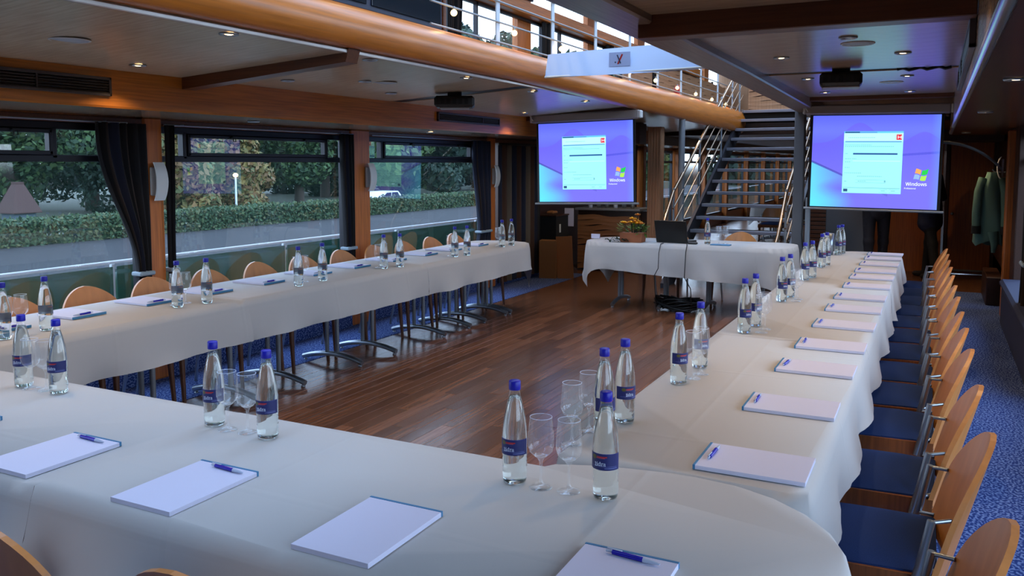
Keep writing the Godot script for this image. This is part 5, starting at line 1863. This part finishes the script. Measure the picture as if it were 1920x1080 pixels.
func build_screens():
	var tex := ImageTexture.create_from_image(screen_image())
	var pm := mat("projected_screen", Color(0.12, 0.12, 0.14), 0.8)
	pm.emission_enabled = true
	pm.emission = Color.WHITE
	pm.emission_operator = BaseMaterial3D.EMISSION_OP_MULTIPLY
	pm.emission_texture = tex
	pm.emission_energy_multiplier = 0.92
	var white := glow("screen_text_light", Color(0.86, 0.92, 1.0), 0.95)
	for q in [[-3.62, "left", 0.0, 0.022, 0.0], [-0.59, "right", -0.0, -0.012, 0.0]]:
		var z := -9.15
		var t = thing("projection_screen", "pull down projection screen on the %s showing a blue desktop and dialogue" % q[1], "projection screen", Vector3(q[0], 0, z), q[2])
		t.rotation.z = q[3]
		var s := new_st()
		var w := 1.17
		var y0 := 1.125
		var y1 := 2.045
		s.set_smooth_group(-1)
		var f := func(u, v): return Vector3((u - 0.5) * w, lerp(y1, y0, v), 0.006)
		sheet(s, f, 1, 1, true, -1)
		obj("screen_picture", s, pm, t)
		s = new_st()
		box(s, Vector3(0, (y0 + y1) / 2, 0), Vector3(w + 0.055, y1 - y0 + 0.03, 0.006))
		obj("canvas", s, M.black, t)
		s = new_st()
		box(s, Vector3(0, y1 + 0.06, -0.01), Vector3(w + 0.16, 0.10, 0.09), 0.014)
		obj("roller_housing", s, M.housing, t)
		s = new_st()
		box(s, Vector3(w / 2 + 0.09, y1 + 0.06, -0.01), Vector3(0.025, 0.085, 0.08), 0.008)
		box(s, Vector3(-w / 2 - 0.09, y1 + 0.06, -0.01), Vector3(0.025, 0.085, 0.08), 0.008)
		obj("end_cap", s, M.white_plastic, t)
		s = new_st()
		tube(s, [Vector3(-w / 2 - 0.06, y0 - 0.022, 0), Vector3(w / 2 + 0.06, y0 - 0.022, 0)], 0.012, 10)
		obj("bottom_bar", s, M.steel_paint, t)
		s = new_st()
		tube(s, [Vector3(-w / 2 - 0.05, y1 + 0.04, 0.05), Vector3(-w / 2 - 0.08, y1 + 0.09, 0.06), Vector3(-w / 2 - 0.09, y1 + 0.12, 0.06)], 0.006, 6)
		obj("cable", s, M.white_plastic, t)
		for e in [["Windows", 0.30, -0.215, 22], ["Professional", 0.288, -0.258, 9]]:
			var tx := TextMesh.new()
			tx.text = e[0]
			var fo := SystemFont.new()
			fo.font_names = PackedStringArray(["Droid Sans"])
			tx.font = fo
			tx.font_size = e[3]
			tx.pixel_size = 0.0021
			tx.depth = 0.001
			tx.horizontal_alignment = HORIZONTAL_ALIGNMENT_LEFT
			put("screen_lettering", tx, white, t, Vector3(e[1] + 0.0, (y0 + y1) / 2 + e[2], 0.0075))
		var l := AreaLight3D.new()
		l.name = "screen_glow"
		t.add_child(l)
		l.position = Vector3(0, (y0 + y1) / 2, 0.02)
		l.rotation.y = PI
		l.area_size = Vector2(w, y1 - y0)
		l.light_color = Color(0.55, 0.60, 1.0)
		l.light_energy = 0.02
		l.shadow_enabled = true
	# projectors
	for q in [[-3.72, 2.09, -6.3, "left"], [-0.635, 2.155, -6.45, "right"]]:
		var t = thing("ceiling_projector", "black ceiling projector before the %s screen" % q[3], "projector", Vector3(q[0], q[1], q[2]), 0.5 if q[3] == "left" else 0.1)
		var s := new_st()
		box(s, Vector3.ZERO, Vector3(0.34 if q[3] == "left" else 0.28, 0.095, 0.26), 0.02)
		obj("body", s, M.black, t)
		s = new_st()
		tube(s, [Vector3(0.05, 0.0, -0.13), Vector3(0.05, 0.0, -0.15)], 0.035, 16)
		obj("lens", s, M.car_glass, t)
		s = new_st()
		box(s, Vector3(0, -0.053, 0), Vector3(0.25, 0.012, 0.2), 0.004)
		obj("base_plate", s, M.housing, t)
		s = new_st()
		box(s, Vector3(0, 0.10, 0), Vector3(0.12, 0.11, 0.10), 0.01)
		obj("mount", s, M.black, t)
		s = new_st()
		for k in 5: box(s, Vector3(-0.10 + 0.05 * k, 0.0, 0.131), Vector3(0.03, 0.05, 0.004), 0.001)
		obj("vent_grille", s, M.black_soft, t)
		var cb := new_st()
		var path := []
		for k in 12: path.append(Vector3(q[0] - 0.05 - k * 0.055, q[1] + 0.095 + 0.012 * sin(k * 1.9), q[2] - 0.15 + 0.01 * cos(k * 2.3)))
		if q[3] == "right":
			path.clear()
			for k in 10: path.append(Vector3(-0.28 + k * 0.038, 2.228 + 0.010 * sin(k * 2.1), -6.6))
		tube(cb, path, 0.012, 6)
		tag(obj("projector_cable", cb, M.black), "dark cable bundle along the ceiling by the %s projector" % q[3], "cable")

func build_far_table_things():
	# laptop seen from behind
	var t = thing("laptop_computer", "open black laptop seen from behind on the presenter's table", "laptop", Vector3(-2.50, T + 0.002, -8.80), -0.12)
	var s := new_st()
	box(s, Vector3(0, 0.011, -0.10), Vector3(0.36, 0.022, 0.25), 0.004)
	obj("base", s, M.black, t)
	s = new_st()
	box(s, Vector3(0, 0.128, 0.055), Vector3(0.36, 0.235, 0.012), 0.004, Basis(Vector3.RIGHT, 0.26))
	obj("lid", s, M.black, t)
	s = new_st()
	box(s, Vector3(0, 0.016, 0.025), Vector3(0.3, 0.012, 0.016), 0.003)
	obj("hinge", s, M.black_soft, t)
	# power adaptor / mouse
	s = new_st()
	box(s, Vector3(-2.27, T + 0.012, -8.74), Vector3(0.10, 0.02, 0.06), 0.008)
	tag(obj("computer_mouse", s, M.black), "small black mouse beside the laptop", "mouse")
	# paper stack
	s = new_st()
	box(s, Vector3(-1.98, T + 0.006, -8.76), Vector3(0.20, 0.008, 0.10), 0.001)
	tag(obj("leaflet", s, M.spine_blue), "small bluish leaflet before the glass on the presenter's table", "leaflet")
	# flowers
	t = thing("flower_arrangement", "yellow flowers in a brown square pot on the presenter's table", "flowers", Vector3(-2.92, T + 0.002, -8.72))
	s = new_st()
	prism(s, PackedVector2Array([Vector2(-0.115, 0), Vector2(0.115, 0), Vector2(0.125, 0.10), Vector2(-0.125, 0.10)]), Transform3D(Basis.IDENTITY, Vector3(0, 0, -0.08)), 0.16)
	obj("pot", s, M.terracotta, t)
	var r := RandomNumberGenerator.new()
	r.seed = 4
	for k in 14:
		var a := TAU * r.randf()
		var rad := 0.13 * sqrt(r.randf())
		var p := Vector3(cos(a) * rad, 0.16 + 0.09 * (1.0 - rad / 0.13) + 0.03 * r.randf(), sin(a) * rad * 0.7)
		if k == 0: p = Vector3(0.05, 0.285, 0)
		s = new_st()
		for j in 12:
			var b := TAU * j / 12
			var d := Vector3(cos(b), 0.25 + 0.3 * (j % 2), sin(b)).normalized() * 0.042
			var sd := Vector3(-sin(b), 0, cos(b)) * 0.013
			tri(s, p + sd * 0.4, p - sd * 0.4, p + d * 0.7 + sd, Vector3.UP)
			tri(s, p - sd * 0.4, p + d * 0.7 - sd, p + d * 0.7 + sd, Vector3.UP)
			tri(s, p + d * 0.7 + sd, p + d * 0.7 - sd, p + d, Vector3.UP)
		turned(s, [Vector2(0, 0.0), Vector2(0.016, 0.008), Vector2(0.012, 0.022), Vector2(0, 0.028)], 8, p)
		var fl = obj("blossom", s, M.petal if k % 4 else M.petal_dark, t)
		s = new_st()
		tube(s, [Vector3(p.x * 0.4, 0.08, p.z * 0.4), p], 0.004, 5)
		obj("stem", s, M.leaf_dark, fl)
	s = new_st()
	s.set_smooth_group(-1)
	for k in 110:
		var a := TAU * r.randf()
		var p := Vector3(cos(a) * 0.13, 0.10 + 0.08 * r.randf(), sin(a) * 0.1)
		var d := Vector3(cos(a) + r.randfn() * 0.4, 0.3 * r.randfn() + 0.2, sin(a) + r.randfn() * 0.4).normalized() * (0.05 + 0.04 * r.randf())
		var sd := d.cross(Vector3.UP).normalized() * 0.014
		tri(s, p, p + d * 0.5 + sd, p + d, Vector3.UP)
		tri(s, p, p + d, p + d * 0.5 - sd, Vector3.UP)
	tag(obj("foliage", s, M.leaf, t), "", "", "", "stuff")
	s = new_st()
	s.set_smooth_group(-1)
	for k in 60:
		var p := Vector3(-3.19 + 0.26 * r.randf(), T + 0.012 + 0.03 * r.randf(), -8.68 + 0.12 * r.randf())
		var d := Vector3(r.randfn(), 0.3 * r.randfn(), r.randfn()).normalized() * 0.03
		var sd := d.cross(Vector3.UP).normalized() * 0.010
		tri(s, p - d, p + sd, p + d, Vector3.UP)
		tri(s, p - d, p + d, p - sd, Vector3.UP)
	tag(obj("ivy_sprig", s, M.leaf_dark), "dark green leafy sprig lying left of the flower pot", "leaves")
	# cables from the table to the floor
	t = thing("table_cable", "thin black cable hanging down the presenter's cloth from the laptop", "cable", Vector3.ZERO)
	s = new_st()
	tube(s, [Vector3(-2.33, T + 0.008, -8.72), Vector3(-2.28, T + 0.01, -8.56), Vector3(-2.275, T - 0.06, -8.49), Vector3(-2.28, 0.40, -8.47), Vector3(-2.22, 0.28, -8.5), Vector3(-2.22, 0.05, -8.55)], 0.005, 6)
	obj("cord", s, M.black, t)
	t = thing("table_cable", "second thin black cable on the presenter's cloth left of the first", "cable", Vector3.ZERO)
	s = new_st()
	tube(s, [Vector3(-2.56, T + 0.008, -8.66), Vector3(-2.555, T + 0.008, -8.54), Vector3(-2.555, T - 0.08, -8.475), Vector3(-2.555, 0.48, -8.46), Vector3(-2.60, 0.40, -8.47), Vector3(-2.60, 0.03, -8.55)], 0.004, 6)
	obj("cord", s, M.black, t)
	t = thing("cable_heap", "black tangle of cables on the floor under the presenter's table", "cables", Vector3(-2.42, 0.0, -8.75))
	for j in 5:
		s = new_st()
		var path := []
		for k in 40:
			var a := k * 0.55 + j
			path.append(Vector3(cos(a) * (0.20 + 0.07 * sin(k * 0.9 + j)), 0.015 + 0.022 * j + 0.02 * (1.0 + sin(k * 1.7 + j * 2.0)), sin(a) * 0.10 + 0.03 * sin(k * 0.37)))
		tube(s, path, 0.009, 6)
		obj("coil", s, M.black, t)
	# small table sign and bits on the distant bar
	s = new_st()
	box(s, Vector3(-3.42, T + 0.03, -8.9), Vector3(0.10, 0.05, 0.02), 0.002)
	tag(obj("name_card", s, M.paper), "small white card at the left of the presenter's table", "card")

func build_people():
	person(Vector3(-0.72, 0, -12.55), 0.25, 1.80, Color(0.03, 0.03, 0.04), Color(0.014, 0.014, 0.02), Color(0.04, 0.025, 0.015), "person in dark trousers standing behind the right screen, only legs showing", 0.0)
	person(Vector3(-0.06, 0, -12.85), 1.15, 1.74, Color(0.016, 0.022, 0.05), Color(0.012, 0.012, 0.014), Color(0.03, 0.02, 0.012), "person in dark blue coat standing at the right edge of the screen", 0.22)

func build_outside():
	# side deck with glass balustrade
	var s := new_st()
	box(s, Vector3(-5.5, -0.08, -16.5), Vector3(0.8, 0.12, 41.0))
	tag(obj("side_deck", s, M.hull), "narrow outside deck along the hull", "deck", "", "structure")
	var t = thing("deck_balustrade", "white steel handrail with green glass panels outside the left windows", "railing", Vector3(-5.82, 0, 0))
	s = new_st()
	tube(s, [Vector3(0, 0.785, 3.5), Vector3(0, 0.785, -36.5)], 0.014, 10)
	obj("handrail", s, M.hull, t)
	var pan := box_mesh(Vector3(0.012, 0.72, 1.94), 0.002)
	for k in 20: put("panel", pan, M.balustrade, t, Vector3(0, 0.39, 2.4 - k * 1.98))
	var po := box_mesh(Vector3(0.03, 0.78, 0.03), 0.003)
	for k in 21: put("post", po, M.hull, t, Vector3(-0.03, 0.38, 3.39 - k * 1.98))
	# river, bank
	s = new_st()
	box(s, Vector3(-18.0, -2.35, -40), Vector3(24.5, 0.1, 160))
	tag(obj("river_water", s, M.river), "dark green river water beside the boat", "water", "", "structure")
	s = new_st()
	prism(s, PackedVector2Array([Vector2(-26.5, -2.6), Vector2(-26.5, -2.25), Vector2(-29.5, -1.55), Vector2(-31.0, -1.45), Vector2(-31.0, -2.6)]), Transform3D(Basis.IDENTITY, Vector3(0, 0, -130)), 160.0)
	tag(obj("river_bank", s, M.bank), "grey stone river bank below the hedge", "bank", "", "structure")
	s = new_st()
	box(s, Vector3(-75, -2.45, -50), Vector3(90, 0.4, 200))
	tag(obj("ground", s, M.ground), "dark ground behind the hedge", "ground", "", "structure")
	s = new_st()
	box(s, Vector3(-43.5, -2.23, -50), Vector3(5.0, 0.06, 200))
	tag(obj("road", s, M.road), "grey road behind the hedge", "road", "", "structure")
	# hedge: a leafy wall
	var r := RandomNumberGenerator.new()
	r.seed = 17
	t = thing("hedge", "long clipped green hedge on the opposite bank", "hedge", Vector3(-30.6, -1.5, 0))
	s = new_st()
	box(s, Vector3(-0.2, 0.43, -45), Vector3(1.1, 0.85, 120))
	obj("twigs", s, M.leaf_dark, t)
	s = new_st()
	s.set_smooth_group(-1)
	var hc := [Color(0.055, 0.115, 0.045), Color(0.035, 0.085, 0.035), Color(0.085, 0.135, 0.05), Color(0.12, 0.12, 0.045), Color(0.04, 0.10, 0.05)]
	for k in 40000:
		var z := 8.0 - 105.0 * pow(r.randf(), 1.25)
		var side := r.randf()
		var p := Vector3(0.42 + 0.12 * r.randfn() * 0.5, 0.92 * r.randf(), z) if side < 0.68 else Vector3(-0.2 + 0.7 * (r.randf() - 0.5) * 2.0, 0.92 + 0.05 * r.randfn(), z)
		var n := Vector3(r.randfn() + 1.0, r.randfn() + 0.6, r.randfn()).normalized()
		var u := n.cross(Vector3(r.randfn(), r.randfn(), r.randfn())).normalized() * (0.06 + 0.06 * r.randf())
		var v := n.cross(u.normalized()) * u.length() * 0.6
		s.set_color(hc[r.randi() % hc.size()])
		s.add_vertex(p - u); s.add_vertex(p + v); s.add_vertex(p + u)
		s.add_vertex(p - u); s.add_vertex(p + u); s.add_vertex(p - v)
	tag(obj("leaves", s, M.foliage, t), "", "", "", "stuff")
	# trees
	var green := [Color(0.05, 0.11, 0.05), Color(0.07, 0.15, 0.05), Color(0.035, 0.08, 0.045), Color(0.10, 0.17, 0.06)]
	var dark := [Color(0.025, 0.06, 0.045), Color(0.035, 0.08, 0.05), Color(0.03, 0.07, 0.06)]
	var gold := [Color(0.30, 0.20, 0.06), Color(0.22, 0.17, 0.06), Color(0.34, 0.18, 0.08), Color(0.14, 0.15, 0.06), Color(0.26, 0.13, 0.07)]
	var bright := [Color(0.09, 0.18, 0.05), Color(0.13, 0.22, 0.06), Color(0.06, 0.13, 0.05)]
	var kinds := [[green, "mid green leafy"], [dark, "dark green dense"], [gold, "golden autumn"], [bright, "bright green young"]]
	var spots := [[-37.2, -33.0, 7, 4.6, 2], [-37.6, -37.6, 6.5, 4.2, 2]]
	for k in 13:
		var z: float = -6.0 - k * 12.8
		if k == 1: continue   # the house stands here
		spots.append([-49.5, z, 18.5 + 1.2 * (k % 3), 9.6, [1, 0, 0, 3, 0, 3, 1][k % 7]])
	for k in 14:
		spots.append([-62.0, -2.0 - k * 14.8, 25.0 + (k % 2), 11.2, [1, 0, 1, 1, 0][k % 5]])
		spots.append([-77.0, -9.0 - k * 18.0, 29.0, 13.4, [0, 1, 0][k % 3]])
	spots.append_array([[-30.0, -165.0, 15.0, 20.0, 1], [-32.0, -194.0, 15.0, 20.0, 0], [-31.0, -223.0, 16.0, 20.0, 1], [-30.0, -254.0, 17.0, 21.0, 0]])
	spots.sort_custom(func(p, q): return p[1] / p[0] < q[1] / q[0])
	var nk := {}
	for k in spots.size():
		var q: Array = spots[k]
		nk[q[4]] = nk.get(q[4], -1) + 1
		tree(Vector3(q[0], -2.25, q[1]), q[2], q[3], kinds[q[4]][0], "%s tree on the far bank, %s of its colour from the left" % [kinds[q[4]][1], nth(nk[q[4]])], 200 + k * 3, 0.05 if q[4] != 2 else 0.10)
	# house with a steep brown roof
	t = thing("bank_pavilion", "small pavilion with brown hipped roof among the trees at the far left", "pavilion", Vector3(-40, -2.25, -25.9))
	t.scale = Vector3(0.22, 0.66, 0.22)
	s = new_st()
	box(s, Vector3(0, 1.1, 0), Vector3(4.5, 2.2, 5.0), 0.03)
	obj("wall", s, M.wall_house, t)
	s = new_st()
	for q in [[Vector3(3.2, 2.2, 3.4), Vector3(3.2, 2.2, -3.4), Vector3(0.8, 4.3, -0.9), Vector3(0.8, 4.3, 0.9), Vector3(1, 1, 0)], [Vector3(-3.2, 2.2, -3.4), Vector3(-3.2, 2.2, 3.4), Vector3(-0.8, 4.3, 0.9), Vector3(-0.8, 4.3, -0.9), Vector3(-1, 1, 0)], [Vector3(3.2, 2.2, 3.4), Vector3(-3.2, 2.2, 3.4), Vector3(-0.8, 4.3, 0.9), Vector3(0.8, 4.3, 0.9), Vector3(0, 1, 1)], [Vector3(3.2, 2.2, -3.4), Vector3(-3.2, 2.2, -3.4), Vector3(-0.8, 4.3, -0.9), Vector3(0.8, 4.3, -0.9), Vector3(0, 1, -1)]]:
		quad(s, q[0], q[1], q[2], q[3], q[4])
	box(s, Vector3(0, 4.35, 0), Vector3(1.7, 0.18, 1.9), 0.02)
	box(s, Vector3(0, 2.2, 0), Vector3(6.3, 0.1, 6.7))
	obj("roof", s, M.roof_brown, t)
	for k in 2:
		s = new_st()
		box(s, Vector3(2.27, 1.2, -1.1 + 2.2 * k), Vector3(0.06, 1.0, 0.9), 0.02)
		obj("window", s, M.car_glass, t)
	# white car
	t = thing("white_car", "small white hatchback car driving behind the hedge", "car", Vector3(-41.6, -2.2, -58.2))
	s = new_st()
	prism(s, PackedVector2Array([Vector2(-2.0, 0.28), Vector2(2.0, 0.28), Vector2(2.02, 0.75), Vector2(1.85, 0.95), Vector2(1.0, 1.02), Vector2(0.35, 1.46), Vector2(-1.35, 1.48), Vector2(-1.9, 1.05), Vector2(-2.02, 0.8)]), Transform3D(Basis(Vector3(0, 0, 1), Vector3(0, 1, 0), Vector3(-1, 0, 0)), Vector3(0.82, 0, 0)), 1.64)
	obj("body", s, M.car_white, t)
	for k in [-1, 1]:
		for e in [[Vector2(0.30, 1.36), Vector2(0.78, 1.05), Vector2(-0.35, 1.05), Vector2(-0.35, 1.38)], [Vector2(-0.45, 1.38), Vector2(-0.45, 1.05), Vector2(-1.55, 1.08), Vector2(-1.28, 1.38)]]:
			s = new_st()
			prism(s, PackedVector2Array(e), Transform3D(Basis(Vector3(0, 0, 1), Vector3(0, 1, 0), Vector3(-1, 0, 0)), Vector3(k * 0.83 + 0.005, 0, 0)), 0.01)
			obj("side_window", s, M.car_glass, t)
		for z in [-1.25, 1.25]:
			s = new_st()
			tube(s, [Vector3(k * 0.62, 0.31, z), Vector3(k * 0.85, 0.31, z)], 0.31, 18)
			obj("wheel", s, M.tyre, t)
	# street lamp
	t = thing("street_lamp", "tall pale street lamp with lit head behind the hedge", "street lamp", Vector3(-35.0, -2.25, -35.2))
	s = new_st()
	tube(s, [Vector3.ZERO, Vector3(0, 3.1, 0)], 0.07, 8, 0.05)
	obj("pole", s, M.post_white, t)
	s = new_st()
	turned(s, [Vector2(0, 3.06), Vector2(0.12, 3.1), Vector2(0.15, 3.2), Vector2(0.08, 3.28), Vector2(0, 3.3)], 10)
	obj("lamp_head", s, M.globe_light, t)
	var l := OmniLight3D.new()
	l.name = "street_glow"
	t.add_child(l)
	l.position = Vector3(0, 3.18, 0)
	l.light_color = Color(1.0, 0.86, 0.6)
	l.light_energy = 0.6
	l.light_size = 0.1
	l.omni_range = 30.0
	l.omni_attenuation = 2.0
	l.shadow_enabled = true
